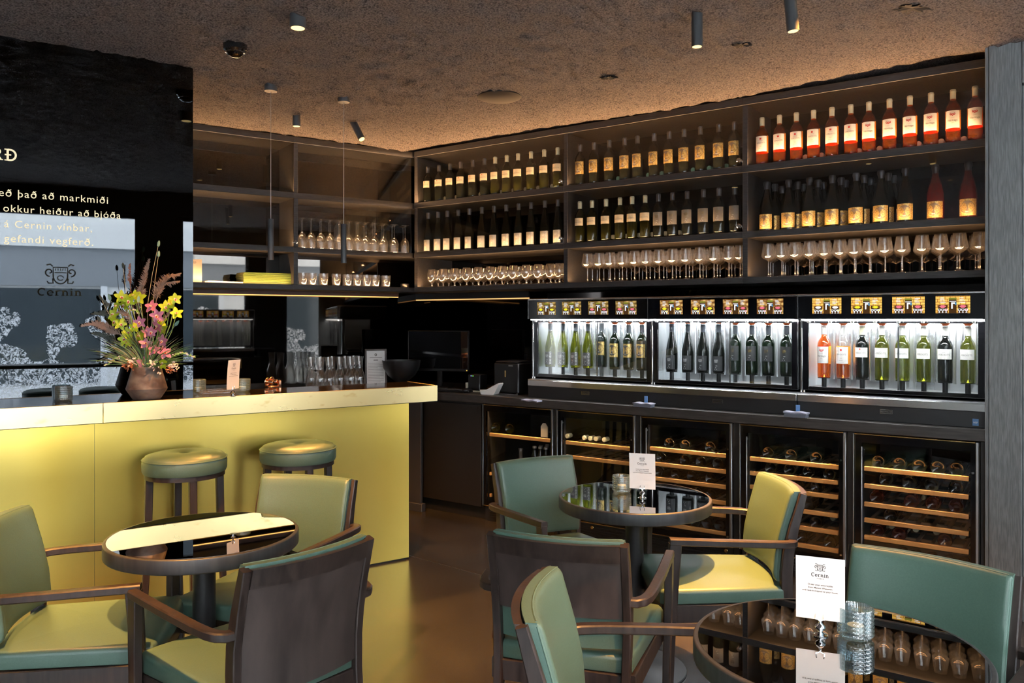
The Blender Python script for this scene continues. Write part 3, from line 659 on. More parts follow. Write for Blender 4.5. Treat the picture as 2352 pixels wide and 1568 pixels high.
def bottle(name, prof, body, capm, cap, kind, cat='bottle', bulge=False, bodylab=None, toplabel=None):
    o = thing(name, '', cat); mb = MB(); mb.lathe(prof, 28); part('body', mb, body, o)
    if cap: part('capsule', capsule(*cap, .0152, bulge), capm, o)
    r = max(q[0] for q in prof) + .0006; rt = r + .0006
    def lab(z0, z1, a, m, extra=None): return MB().patch(r, z0, z1, math.radians(-a), math.radians(a))
    if kind in ('cream', 'white'):
        z0, z1 = (.126, .182); l = part('label', lab(z0, z1, 66, 0), 'cream' if kind == 'cream' else 'white_label', o)
        t = textmb('VERDOTS', .0145, 'CENTER', .0, onbottle(rt, .146)); t2 = textmb('DOMAINE', .0042, 'CENTER', .0, onbottle(rt, .162)); t.add(t2.v, t2.f); part('lettering', t, 'ink_soft', l, smooth=False)
        if toplabel: e = MB(); e.disc_on(rt, .173, .0045, 0, 12); part('emblem', e, 'red_ink', l, smooth=False)
    elif kind in ('rose_a', 'rose_b'):
        l = part('label', lab(.085, .183, 62, 0), 'white_label', o)
        if kind == 'rose_a':
            t = textmb('VERDOTS', .0135, 'CENTER', 0, onbottle(rt, .135))
            for s, sz, z in (('DOMAINE DES', .0042, .152), ('ROSÉ', .005, .115), ('BERGERAC', .005, .103), ('APPELLATION CONTROLÉE', .0028, .094)): q = textmb(s, sz, 'CENTER', 0, onbottle(rt, z)); t.add(q.v, q.f)
            part('lettering', t, 'ink_soft', l, smooth=False); e = MB(); e.patch(rt, .160, .171, -.15, .15, 3); part('emblem', e, 'red_ink', l, smooth=False)
        else:
            t = textmb('Héritage', .0155, 'CENTER', .005, onbottle(rt, .123))
            for s, sz, z in (('VIGNOBLES', .0034, .141), ('ROSÉ', .004, .112)): q = textmb(s, sz, 'CENTER', 0, onbottle(rt, z)); t.add(q.v, q.f)
            part('lettering', t, 'ink_soft', l, smooth=False)
            e = MB(); f = onbottle(rt, .160); e.add([f(x, z) for x, z in ((-.006, .006), (.006, .006), (.008, 0), (0, -.009), (-.008, 0))], [(0, 4, 3, 2, 1)])
            for s in (-1, 1): e.ribbon([(s * .007, -.003), (s * .012, .0), (s * .0125, .006), (s * .008, .008)], .004, f=f)
            part('emblem', e, 'red_ink', l, smooth=False)
        part('back_label', MB().patch(r, .080, .187, math.radians(66), math.radians(292), 18), 'rose_edge', o)
    elif kind in ('gold', 'champ', 'goldside'):
        z0, z1 = (.083, .177) if kind != 'champ' else (.012, .105); zc = (z0 + z1) / 2; l = part('label', lab(z0, z1, 66, 0), 'gold_label', o)
        e = MB(); e.disc_on(rt, zc, .037 if kind == 'gold' else .036, -.15 if kind == 'gold' else 0, 26); part('roundel', e, 'taupe' if kind != 'goldside' else 'slate_label', l, smooth=False)
        f = onbottle(rt + .0005, zc); q = emblem(lambda x, z: f(x * .02, z * .02 + .012)); part('emblem', q, 'gold_ink', l, smooth=False)
        q = MB(); q.ribbon([(-.010, -.022), (-.006, -.0245), (.002, -.0245), (.006, -.022)], .0035, f=f); q.ribbon([(-.006, -.008), (.012, -.008)], .0015, f=f); part('lettering', q, 'paper', l, smooth=False)
    elif kind in ('grey', 'slate', 'slate_low', 'silver', 'silver_b'):
        z0, z1 = (.085, .178) if kind in ('grey', 'slate') else (.014, .108); zc = (z0 + z1) / 2
        l = part('label', lab(z0, z1, 64, 0), {'grey': 'grey_label', 'slate': 'slate_label', 'slate_low': 'slate_label', 'silver': 'silver_label', 'silver_b': 'silver_dark' if body == 'olive_glass' else 'silver_label'}[kind], o)
        f = onbottle(rt, zc); q = emblem(lambda x, z: f(x * .026, z * .026 + .016)); part('emblem', q, 'gold_ink' if kind in ('grey', 'slate') else 'paper', l, smooth=False)
        q = MB(); q.ribbon([(-.010, -.036), (.008, -.036)], .003, f=f); q.ribbon([(-.004, -.026), (.002, -.026)], .003, f=f); q.ribbon([(-.002, -.014), (.010, -.014)], .002, f=f); part('lettering', q, 'paper', l, smooth=False)
        if kind == 'silver_b':
            q = MB(); random.seed(3)
            for i in range(9): zz = -.042 + i * .0105; q.ribbon([(.020 + .004 * random.random(), zz), (.030, zz + .004), (.036, zz)], .004, f=f)
            part('border', q, 'paper', l, smooth=False)
    return o
def row(px, y, frame, pfun, p, z, rot, labeler, pick, group, jit=8):
    for i, x in enumerate(px):
        o = place(pick(i), frame(pfun(x, p), p, z), rot + math.radians(random.uniform(-jit, jit)), labeler(i), group)
DP = RF + .075
b_cg = bottle('wine_bottle', BORD, 'bottle_dark', 'grey_cap', (.246, .3075), 'cream', toplabel=1)
b_cc = bottle('wine_bottle', BORD, 'bottle_olive', 'cream_cap', (.246, .3075), 'cream')
b_rh = bottle('wine_bottle', RHIN, 'bottle_dark', 'grey_cap', (.286, .340), 'silver')
b_rb = bottle('wine_bottle', RHIN, 'bottle_dark', 'grey_cap', (.286, .340), 'silver_b')
b_go = bottle('wine_bottle', BORD, 'bottle_dark', 'grey_cap', (.246, .3075), 'gold')
b_gr = bottle('wine_bottle', BORD, 'bottle_dark', 'grey_cap', (.246, .3075), 'grey')
b_ra = bottle('wine_bottle', BORD, 'rose_wine', 'cream_cap', (.250, .3075), 'rose_a')
b_rr = bottle('wine_bottle', BORD, 'rose_wine', 'cream_cap', (.250, .3075), 'rose_b')
b_ch = bottle('champagne_bottle', CHAM, 'bottle_dark', 'foil', (.215, .315), 'champ', bulge=True)
b_cr = bottle('champagne_bottle', CHAM, 'rose_red', 'foil', (.215, .315), 'champ', bulge=True)
z1, z2, z3 = 2.486, 2.063, 1.771
row([982.4, 1008.6, 1034, 1058.7, 1086, 1113, 1137.5, 1164, 1190, 1219.8, 1250, 1281], 0, R, atR, DP, z1, phR,
    lambda i: 'dark bottle with cream label and %s cap, %s from the corner on the top shelf' % ('grey' if i < 6 else 'cream', ORD[i]), lambda i: b_cg if i < 6 else b_cc, 'cream labelled bottles on the corner top shelf')
row([983.6, 1006.6, 1027.7, 1052.7, 1078, 1107, 1134.6, 1163, 1191.5, 1219.8, 1251.8, 1281.6], 0, R, atR, DP, z2, phR,
    lambda i: 'slender dark bottle with low %s label, %s from the corner, second shelf' % ('silver' if i < 7 else 'patterned silver', ORD[i]), lambda i: b_rh if i < 7 else b_rb, 'slender bottles on the corner second shelf')
row([1332.6, 1364.4, 1399.4, 1435, 1464.5, 1502.4, 1536.9, 1571, 1609, 1651, 1687], 0, R, atR, DP, z1, phR,
    lambda i: 'dark bottle with gold roundel label, %s from the left on the middle top shelf' % ORD[i], lambda i: b_go, 'gold labelled bottles on the middle top shelf')
row([1332, 1360, 1392, 1424, 1452, 1482, 1512.5, 1544.8, 1578.4, 1615.5, 1651.4, 1687.9], 0, R, atR, DP, z2, phR,
    lambda i: 'dark bottle with %s, %s from the left, middle second shelf' % ('cream label and cream cap' if i < 6 else 'grey label and gold crest', ORD[i]), lambda i: b_cc if i < 6 else b_gr, 'bottles on the middle second shelf')
row([1750.5, 1790.4, 1829.2, 1868.7, 1910.7, 1954.2, 1995.7, 2043, 2090, 2138.5, 2189, 2239.7], 0, R, atR, DP, z1, phR,
    lambda i: 'rosé bottle with %s on white label, %s from the left, top shelf' % ('plain lettering' if i < 6 else 'red crest', ORD[i]), lambda i: b_ra if i < 6 else b_rr, 'rosé bottles on the top shelf', 4)
row([1761, 1811.4, 1859, 1912, 1966.8, 2023.4, 2079.5, 2148.7, 2223.9], 0, R, atR, DP, z2, phR,
    lambda i: '%s sparkling wine bottle with gold label, front row, %s from the left' % ('dark' if i < 7 else 'pink', ORD[i]), lambda i: b_ch if i < 7 else b_cr, 'sparkling wine bottles beside the pillar', 5)
for i, (qa, qb) in enumerate(((228, 268), (360, 395), (476, 510), (612, 638), (745, 785), (885, 915))):
    for j, q in enumerate((qa, qb)):
        p = DP + .11 * (j + 1); place(b_ch, R(atR(1690 + q / 2.5287, p), p, z2), phR + random.uniform(-.2, .2), 'dark sparkling wine bottle %s behind the %s front one from the left' % ('directly' if j == 0 else 'two places', ORD[i]), 'sparkling wine bottles beside the pillar')
# bottles lying behind the standing rows, only their capped ends show
def lying(name, capm):
    o = thing(name, '', 'bottle'); mb = MB(); mb.lathe(BORD, 22); part('body', mb, 'bottle_dark', o); part('capsule', capsule(.246, .3075), capm, o); return o
b_ly = lying('wine_bottle', 'cream_cap'); mat('green_cap', (.25, .5, .34), .5); b_lg = lying('wine_bottle', 'green_cap')
for (pxs, z, pr, nm) in (([1850, 1887, 1973, 2020, 2110, 2162, 2214], z1, b_ly, 'cream capped bottle lying behind the rosé bottles, %s from the left'), ([1420, 1489, 1520, 1592, 1629, 1668], z1, b_lg, 'green capped bottle lying behind gold labelled bottles, %s from the left'),
                     ([1408, 1438, 1468, 1498, 1528, 1560], z2, b_ly, 'bottle lying behind the middle second shelf row, %s from the left'), ([1022, 1048, 1103, 1152, 1178, 1207, 1236, 1268], z1, b_ly, 'bottle lying behind the corner top shelf row, %s from the left')):
    for i, x in enumerate(pxs): p = RB - .006; place(pr, R(atR(x, p - .3), p, z + .0385), 0, nm % ORD[i], 'bottles lying at the back of the shelves', (PI / 2, 0, phR))
# ================================================================== GLASSES
def gl(name, prof, seg=26, m='glass', cat='glass'):
    o = part(name, MB().lathe(prof, seg), m); o['category'] = cat; return o
WINE = [(0, .003), (.030, .001), (.036, 0), (.036, .0015), (.02, .005), (.006, .010), (.0042, .02), (.0038, .09), (.005, .1), (.016, .106), (.034, .116), (.0445, .130), (.0440, .140), (.0325, .212), (.0315, .2125), (.043, .140), (.0435, .130), (.032, .118), (0, .108)]
SNIF = [(0, .003), (.028, .001), (.033, 0), (.033, .0015), (.018, .005), (.007, .010), (.006, .018), (.007, .032), (.018, .038), (.034, .055), (.043, .080), (.0435, .098), (.038, .125), (.030, .150), (.0285, .150), (.0365, .125), (.042, .098), (.0415, .08), (.032, .056), (0, .042)]
FLUT = [(.033, 0), (.0345, .045), (.036, .075), (.030, .100), (.016, .118), (.006, .128), (.0042, .14), (.0038, .215), (.006, .228), (.02, .234), (.036, .2365), (.036, .238), (0, .2375)]
TUMB = [(0, .004), (.028, 0), (.031, .004), (.0365, .096), (.0350, .096), (.030, .012), (0, .012)]
CARA = [(0, .006), (.03, 0), (.042, .003), (.0435, .012), (.0435, .105), (.041, .12), (.029, .155), (.0225, .178), (.0215, .19), (.024, .215), (.0305, .272), (.029, .272), (.0225, .215), (.020, .19), (.021, .178), (.0275, .155), (.0395, .12), (.042, .105), (.042, .016), (0, .014)]
g_w = gl('wine_glass', WINE); g_s = gl('snifter_glass', SNIF); g_f = gl('wine_glass', FLUT); g_t = gl('tumbler', TUMB); g_c = gl('carafe', CARA, cat='carafe')
def glasses(proto, front, frame, pfun, p0, z, rot, rows, dp, lab, back, group, shift=.02):
    for i, x in enumerate(front):
        place(proto, frame(pfun(x, p0), p0, z), rot, lab % ORD[i], group)
        for r in range(1, rows):
            p = p0 + dp * r; place(proto, frame(pfun(x, p0) - shift * r + random.uniform(-.004, .004), p, z), rot, back, group)
c5 = lambda q: 1690 + q / 2.5287
glasses(g_w, [c5(q) for q in (190, 268, 345, 430, 515, 605, 690, 778, 868, 967, 1083, 1190, 1300, 1418)], R, atR, RF + .07, z3, phR, 3, .105, 'wine glass in the front row under the sparkling wine, %s from the left', 'wine glass in the rows behind the front glasses beside the pillar', 'wine glasses on the shelf beside the pillar')
c4 = lambda q: 1290 + q / 3.564
glasses(g_w, [c4(q) for q in (212, 310, 398, 498, 598, 695, 800, 908, 1018, 1132, 1248, 1370, 1462)], R, atR, RF + .07, z3, phR, 3, .105, 'wine glass in the front row of the middle glass shelf, %s from the left', 'wine glass in the rows behind the front glasses on the middle shelf', 'wine glasses on the middle shelf')
c3 = lambda q: 940 + q / 4.1275
glasses(g_s, [c3(q) for q in (215, 322, 430, 545, 655, 770, 880, 990, 1110, 1225, 1340, 1424)], R, atR, RF + .07, z3, phR, 2, .1, 'short stemmed round glass in the front row, %s from the corner', 'short stemmed round glass standing in the second row near the corner', 'round stemmed glasses near the corner')
c2 = lambda q: 440 + q / 3.409
glasses(g_f, [c2(q) for q in (868, 938, 1015, 1085, 1160, 1235, 1303, 1366, 1435, 1505, 1588, 1672)], L, atL, LF + .075, z2, phL, 2, .1, 'upturned stemmed glass in the front row, %s from the shelf divider', 'upturned stemmed glass in the second row of the mirrored corner unit', 'upturned glasses in the mirrored corner unit', -.03)
glasses(g_t, [c2(q) for q in (872, 945, 1035, 1135, 1222, 1297, 1372, 1440, 1525)], L, atL, LF + .06, z3, phL, 2, .095, 'clear tumbler in the front row, %s from the shelf divider', 'clear tumbler in the second row of the mirrored corner unit', 'tumblers in the mirrored corner unit', -.03)
c7 = lambda q: 700 + q / 7.35
for i, q in enumerate((255, 408, 592, 775, 925)):
    place(g_c, L(atL(c7(q), 5.93), 5.93, CZ + .001), 0, 'clear glass carafe in the front row behind the bar, %s from the left' % ORD[i], 'carafes behind the bar')
for i, q in enumerate((110, 275, 470, 690, 835)):
    place(g_c, L(atL(c7(q), 6.03), 6.03, CZ + .001), 0, 'clear glass carafe standing in the second row behind the bar', 'carafes behind the bar')
# ================================================================== WINE DISPENSERS
DPF = 4.82
dx = [atR(q, DPF) for q in (1213, 1487.5, 1832)]; dw = .9627
d_names = ('left wine dispenser, green and gold labelled bottles inside its lit glass front', 'middle wine dispenser, dark slate labelled bottles inside its lit glass front', 'right wine dispenser beside the pillar, rosé and white labelled bottles inside')
scr = ([(1234, 1276.4), (1291, 1335), (1351, 1397), (1414, 1462)], [(1516, 1568), (1587, 1641.5), (1660.6, 1718.5), (1738.6, 1799)], [(1865.8, 1932.6), (1955, 2025.7), (2049.4, 2124), (2149, 2228.6)])
bpx = ([1264, 1293, 1322.3, 1350.5, 1381.8, 1412.5, 1444, 1474.6], [1543, 1580, 1614.5, 1651, 1688.6, 1727, 1765, 1806.8], [1893, 1936.5, 1980.6, 2025.8, 2073, 2122, 2171, 2223.5])
BP = 5.0
b_d1 = bottle('wine_bottle', BURG, 'olive_glass', 'slate_cap', (.245, .3135), 'silver_b'); b_d2 = bottle('wine_bottle', BORD, 'bottle_green', 'slate_cap', (.246, .3075), 'goldside')
b_d3 = bottle('wine_bottle', BURG, 'bottle_dark', 'slate_cap', (.245, .3135), 'slate_low'); b_d4 = bottle('wine_bottle', BORD, 'bottle_green', 'slate_cap', (.246, .3075), 'slate')
b_d5 = bottle('wine_bottle', BORD, 'rose_wine', 'white_cap', (.255, .3075), 'rose_b'); b_d6 = bottle('wine_bottle', BORD, 'clear_bottle', 'white_cap', (.255, .3075), 'rose_a')
mb = MB(); mb.lathe([(0, .02), (.03, .006), (.0368, .006), (.0368, .082), (0, .082)], 26); part('wine', mb, 'rose_wine', b_d6)
b_d7 = bottle('wine_bottle', BORD, 'bottle_dark', 'cream_cap', (.255, .3075), 'white', toplabel=1); b_d8 = bottle('wine_bottle', BORD, 'olive_glass', 'white_cap', (.255, .3075), 'white'); b_d9 = bottle('wine_bottle', BORD, 'bottle_dark', 'white_cap', (.255, .3075), 'white')
plan = ([b_d1] * 4 + [b_d2] * 4, [b_d3] * 4 + [b_d4] * 4, [b_d5, b_d6, b_d7, b_d8, b_d8, b_d8, b_d9, b_d8])
dlab = (lambda i: ('green bottle with silver patterned label' if i < 4 else 'dark bottle with black and gold label') + ', %s from the left in the left dispenser' % ORD[i],
        lambda i: ('sloping bottle with low slate label' if i < 4 else 'straight bottle with slate label and gold crest') + ', %s in the middle dispenser' % ORD[i],
        lambda i: ('rosé bottle with red crest label', 'half empty clear bottle of rosé', 'dark bottle with white label and cream cap', 'olive bottle with white label and cap', 'olive bottle with white label and cap', 'olive bottle with white label and cap', 'dark bottle with white label and white cap', 'olive bottle with white label and cap')[i] + ', %s in the right dispenser' % ORD[i])
def glassicon(mb, x, z, s, mi, fill):
    f = lambda a, c: (x + a * s, 0, z + c * s)
    mb.add([f(-.3, 1), f(.3, 1), f(.34, .62), f(.1, .42), f(.07, .1), f(.28, 0), f(-.28, 0), f(-.07, .1), f(-.1, .42), f(-.34, .62)], [(0, 9, 8, 3, 2, 1), (8, 7, 4, 3), (7, 6, 5, 4)], None, mi)
    mb.add([(v[0], -.0004, v[2]) for v in (f(-.2, .92), f(.2, .92), f(.2, .66), f(0, .56), f(-.2, .66))], [(0, 4, 3, 2, 1)], None, fill)
for u in range(3):
    d = thing('wine_dispenser', d_names[u], 'wine dispenser', R(dx[u], DPF, CZ), phR, 'wine dispensers on the back counter'); w = dw - .003
    mb = MB(); mb.box(0, w, 0, .55, .0005, .086, .002); part('base', mb, 'black_paint', d)
    mb = MB(); mb.box(0, w, -.006, .03, .086, .128, .002); part('drip_lip', mb, 'steel', d, 'polished steel lip')
    mb = MB(); mb.box(0, w, -.004, .11, .128, .133, .001)
    for i in range(7): mb.box(w * (i + .5) / 7 - .001, w * (i + .5) / 7 + .001, .0, .1, .133, .1345)
    part('drip_tray', mb, 'steel_dull', d)
    mb = MB(); mb.box(w / 2 - .032, w / 2 + .032, -.0025, 0, .046, .068); bd = part('name_plate', mb, 'steel', d)
    mb = MB(); mb.box(w / 2 - .030, w / 2 + .030, -.0028, -.0025, .048, .066); part('plate_face', mb, 'black_paint', bd)
    t = textmb('ENOMATIC', .0125, 'CENTER'); q = MB(); q.add([(v[0] + w / 2, -.0031, v[2] + .0525) for v in t.v], t.f); part('lettering', q, 'steel', bd, smooth=False)
    mb = MB(); mb.box(0, w, .0, .52, .567, .700, .002); part('top_band', mb, 'screen_black', d)
    mb = MB(); mb.box(-.001, w + .001, -.006, .53, .700, .711, .002); mb.box(-.001, .002, -.002, .03, .567, .70); part('top_trim', mb, 'steel', d)
    mb = MB(); mb.box(.02, w - .02, .004, .022, .558, .566); part('led_strip', mb, 'led_white', d)
    for i in range(8): mb = MB(); mb.box(w * (i + .5) / 8 - .008, w * (i + .5) / 8 + .008, -.001, .02, .545, .557, .003); part('dispensing_nozzle', mb, 'white_plastic', d)
    for i, (a, b_) in enumerate(scr[u]):
        x0, x1 = atR(a, DPF) - dx[u], atR(b_, DPF) - dx[u]; zz0, zz1 = .597, .688; cx = (x0 + x1) / 2; cz = (zz0 + zz1) / 2; hw = (x1 - x0) / 2; hh = (zz1 - zz0) / 2
        s = part('screen', MB().add([(-hw, -hh, 0), (hw, -hh, 0), (hw, hh, 0), (-hw, hh, 0)], [(0, 1, 2, 3)]), ('scr_cellar', 'scr_barrel', 'scr_brick')[u], d, smooth=False)
        s.location = (cx, -.0008, cz); s.rotation_euler = (PI / 2, 0, 0)
        mb = MB(); Q = lambda x0, x1, z0, z1, mi, y=0.: mb.add([(x0, y, z0), (x1, y, z0), (x1, y, z1), (x0, y, z1)], [(0, 1, 2, 3)], None, mi)
        Q(-.018, .018, -hh, .026, 1, .0003); Q(-.015, .016, .0155, .0185, 0); Q(-.007, .010, .004, .012, 0); Q(-.007, .000, -.022, .004, 0); Q(.010, .018, -.002, .012, 2); Q(-.018, .018, .026, .036, 5, .0003)
        for sgn in (-1, 1):
            Q(sgn * .047 - .022, sgn * .047 + .022, -hh, -.002, 1, .0002)
            Q(sgn * .047 - .015, sgn * .047 + .015, -.013, -.006, 0 if (u == 2 and i == 0) else (3 if i < 2 else 4)); Q(sgn * .047 - .009, sgn * .047 + .009, -.017, -.003, 0 if (u == 2 and i == 0) else (3 if i < 2 else 4), -.0002)
            for k in range(4): Q(sgn * .046 - .014, sgn * .046 + .004 + .003 * ((k * 7 + i) % 4), .010 + k * .008, .0125 + k * .008, 0)
            for k in range(3): glassicon(mb, sgn * .047 - .016 + .016 * k, -hh + .002, .021, 0, 1 if k == 0 else (3 if i < 2 else 4) if k == 2 else 1)
        g = part('graphics', mb, ['scr_white', 'scr_dark', 'scr_blue', 'scr_yellow', 'scr_pink', 'scr_green'], s, smooth=False); g.rotation_euler = (-PI / 2, 0, 0); g.location = (0, 0, .0012)
    # lit cabinet
    mb = MB(); mb.box(.012, w - .012, .34, .35, .15, .56); mb.box(.012, .016, .08, .34, .15, .56); mb.box(w - .016, w - .012, .08, .34, .15, .56)
    for i in range(26): x = .05 + i * (w - .1) / 25; mb.cyl(.007, .2, .555, 8, Matrix.Translation((x, .338, 0)))
    part('back_wall', mb, 'steel_back', d)
    mb = MB(); mb.box(.012, w - .012, .075, .35, .148, .160); part('cabinet_floor', mb, 'steel_dull', d)
    mb = MB(); mb.box(.012, w - .012, .075, .35, .556, .566); part('cabinet_ceiling', mb, 'steel_dull', d)
    mb = MB()
    for (a, b_, c, e) in ((.013, .046, .150, .552), (w - .046, w - .013, .150, .552), (.046, w - .046, .150, .172), (.046, w - .046, .543, .555)): mb.box(a, b_, .058, .07, c, e, .001)
    df = part('door_frame', mb, 'screen_black', d); mb = MB(); mb.box(.046, w - .046, .062, .065, .172, .543); part('door_glass', mb, 'door_glass', df)
    mb = MB(); mb.box(.001, .012, .05, .075, .138, .566, .002); mb.box(.0, .03, .046, .06, .552, .56, .001); part('hinge_post', mb, 'steel', d)
    mb = MB(); mb.cyl(.006, .134, .148, 12, Matrix.Translation((.006, .05, 0))); mb.cyl(.006, .134, .148, 12, Matrix.Translation((.024, .05, 0))); part('foot', mb, 'chrome', d)
    mb = MB(); mb.box(w * .545, w * .55, .085, .30, .165, .555); part('glass_divider', mb, 'door_glass', d)
    mb = MB(); mb.box(w * .543, w * .552, .083, .087, .165, .555); part('divider_edge', mb, 'steel', d)
    zb = 1.155
    for i, x in enumerate(bpx[u]):
        xr = atR(x, BP); lift = .012 if (u == 0 and i == 4) else 0
        mb = MB(); mb.cyl(.014, .160, zb - CZ - .004 + lift, 14, Matrix.Translation((xr - dx[u], BP - DPF, 0))); mb.cyl(.036, zb - CZ - .004 + lift, zb - CZ - .0005 + lift, 20, Matrix.Translation((xr - dx[u], BP - DPF, 0))); part('bottle_lift', mb, 'black_paint', d)
        top = zb + (.3145 if plan[u][i] in (b_d1, b_d3) else .3085) - CZ + lift
        mb = MB(); Mx = Matrix.Translation((xr - dx[u], BP - DPF, 0)); mb.lathe([(0, top), (.013, top), (.017, top + .006), (.024, top + .012), (.024, .5555), (0, .5555)], 18, Mx); part('stopper', mb, 'orange_rubber', d)
        place(plan[u][i], R(xr, BP, zb + lift), phR + math.radians(-8 + random.uniform(-4, 4)), dlab[u](i), 'bottles in the wine dispensers')
    area('cabinet_lamp', R(dx[u] + w / 2, DPF + .24, CZ + .553), (w - .1, .03), aim(Vector((0, 0, -1)) + nR * .3), 13, (.95, .98, 1))
    area('cabinet_lamp', R(dx[u] + w / 2, DPF + .012, CZ + .556), (w - .06, .012), aim(Vector((0, 0, -1)) + nR * .15), 5, (.97, .98, 1))
d4 = dup(d); d4.location = W(3.85, WOFF - .62, CZ); d4.rotation_euler = (0, 0, phW + PI); d4['label'] = 'wine dispenser by the shop window, seen only mirrored behind the bar'
for o in list(d4.children):
    if o.name.startswith('bottle_lift'): bpy.data.objects.remove(o)
g = thing('side_counter', 'dark counter under the dispenser by the shop window, seen only mirrored', 'counter', W(0, 0, 0), phW); mb = MB(); WB(mb, 2.8, 3.95, WOFF - .66, WOFF - .01, 0, CZ - .001, .003); part('carcass', mb, 'cabinet_black', g)
area('cabinet_lamp', W(3.37, WOFF - .52, CZ + .553), (.86, .03), aim(Vector((0, 0, -1)) + wN * .45), 14, (.95, .98, 1))
mb = MB(); mb.box(0, .028, -.0006, 0, 0, .036, 0); g = part('sticker', mb, 'blue_tab', d); g.location = (w - .065, -.0006, .012)
t = textmb('NSF', .012, 'CENTER', .02); g2 = part('lettering', t, 'paper', g, smooth=False); g2.location = (.014, -.001, .013)
# ================================================================== WINE COOLERS
shelfz = ([.653, .36, .20], [.653, .555, .30], [.672, .575, .480, .382, .303, .193], [.672, .585, .503, .397, .300, .197], [.682, .587, .485, .396, .301])
bot = ({}, {}, {0: [1536.7, 1573, 1631], 1: [1518, 1573, 1610, 1649], 2: [1516, 1552.4, 1589, 1632], 3: [1560, 1600, 1633], 4: [1540, 1580, 1612], 5: [1597, 1624, 1652]},
       {0: [1764, 1816.5, 1874], 1: [1770, 1814, 1858, 1905], 2: [1832, 1876, 1790], 3: [1856, 1800], 4: [1874], 5: [1841, 1906, 1775]},
       {0: [2016.8, 2065.3, 2110.4, 2153.3, 2197], 1: [2034, 2086.6, 2138.7, 2196], 2: [2012.7, 2092, 2142, 2196], 3: [2044.7], 4: [2014.4, 2064.8, 2170]})
cname = ('wine cooler nearest the corner with one shelf and small bottles standing inside', 'second wine cooler from the corner behind the left armchair, two shelves', 'third wine cooler from the corner behind the middle round table', 'fourth wine cooler from the corner behind the right armchair', 'wine cooler beside the grey pillar with bottle ends facing out')
plain = part('wine_bottle', MB().lathe(BORD, 22), 'bottle_dark'); plain['category'] = 'bottle'
mat('rose_dark', (.05, .008, .004), .06, spec=.8); plain_r = part('wine_bottle', MB().lathe(BORD, 22), 'rose_dark'); plain_r['category'] = 'bottle'
for c in range(5):
    xa, xb = cool_x[c]; w = xb - xa; ck = thing('wine_cooler', cname[c], 'wine cooler', R(xa, CPF, 0), phR, 'wine coolers under the back counter')
    H0, H1 = .115, .868
    mb = MB(); mb.box(.004, .02, .03, .62, .03, H1 - .003); mb.box(w - .02, w - .004, .03, .62, .03, H1 - .003); mb.box(.02, w - .02, .6, .62, .03, H1 - .003); mb.box(.02, w - .02, .03, .6, .03, .125); mb.box(.02, w - .02, .03, .6, H1 - .03, H1 - .003); part('cabinet', mb, 'black_matte', ck)
    mb = MB(); fw = .045 if c else .03
    for (a, b_, e, f_) in ((.012, fw, H0 + .004, H1 - .006), (w - fw, w - .012, H0 + .004, H1 - .006), (fw, w - fw, H0 + .004, H0 + .04), (fw, w - fw, H1 - .05, H1 - .006)): mb.box(a, b_, .0, .022, e, f_)
    dr = part('door', mb, 'screen_black', ck)
    mb = MB(); mb.box(fw, w - fw, .006, .010, H0 + .04, H1 - .05); part('door_glass', mb, 'cooler_glass', dr)
    mb = MB(); mb.box(0, .006, -.004, .024, H0, H1, .001); part('steel_edge', mb, 'steel_dull', dr); mb = MB(); mb.box(w - .022, w - .006, -.006, .024, H0, H1, .003); part('steel_edge', mb, 'steel_dull', dr)
    mb = MB(); mb.box(.006, w - .022, -.004, .022, H1 - .006, H1, .001); part('gold_edge', mb, 'gold_edge', dr); mb = MB(); mb.box(.006, w - .022, -.004, .022, H0, H0 + .004, .001); part('gold_edge', mb, 'gold_edge', dr)
    if c:
        mb = MB(); mb.box(.046, .052, -.02, -.006, H0 + .1, H1 - .07, .002); mb.box(.046, .052, -.006, .0, H1 - .09, H1 - .08); mb.box(.046, .052, -.006, .0, H0 + .12, H0 + .13); part('handle', mb, 'steel_dull', dr)
    mb = MB()
    for z in (H1 - .16, H0 + .06): mb.cyl(.006, -.004, .001, 10, Matrix.Translation((w - .034, 0, z)) @ Matrix.Rotation(PI / 2, 4, 'X'))
    part('door_screw', mb, 'chrome', dr)
    mb = MB(); mb.box(.01, w - .01, .02, .03, .0, .105)
    for k in range(4): mb.box(.05, w - .05, .014, .02, .03 + k * .017, .038 + k * .017)
    vt = part('vent_grille', mb, 'black_paint', ck); mb = MB(); mb.cyl(.012, -.006, .006, 14, Matrix.Translation((w - .05, .014, .085)) @ Matrix.Rotation(PI / 2, 4, 'X'), c=.002); mb.cyl(.012, -.006, .006, 14, Matrix.Translation((w * .45, .014, .085)) @ Matrix.Rotation(PI / 2, 4, 'X'), c=.002); part('lock', mb, 'gold_edge', vt)
    for k, z in enumerate(shelfz[c]):
        e0 = w - fw - .012
        mb = MB(); mb.box(fw + .006, e0 if not (c == 0 and k) else fw + .02, .032, .052, z - .025, z, .002); sh = part('shelf', mb, 'beech', ck, 'beech fronted bottle shelf')
        if c > 0:
            mb = MB()
            for q in range(7): x = fw + .03 + q * (w - 2 * fw - .07) / 6; mb.box(x - .009, x + .009, .052, .56, z - .022, z - .013)
            for y in (.2, .38, .55): mb.box(fw + .01, e0, y, y + .02, z - .034, z - .023)
            part('slats', mb, 'slat_wood', sh)
        for i, x in enumerate(sorted(bot[c].get(k, []))):
            pr = plain_r if (c == 4 and k in (2, 4)) else plain; p = CPF + .055 + random.uniform(0, .02)
            place(pr, R(atR(x, p), p, z + .0255), 0, 'bottle end, %s from left on the %s shelf of the %s' % (ORD[i], ORD[k], ('corner cooler', 'second cooler', 'third cooler', 'fourth cooler', 'cooler by the pillar')[c]), 'bottles lying in the wine coolers', (-PI / 2, 0, phR))
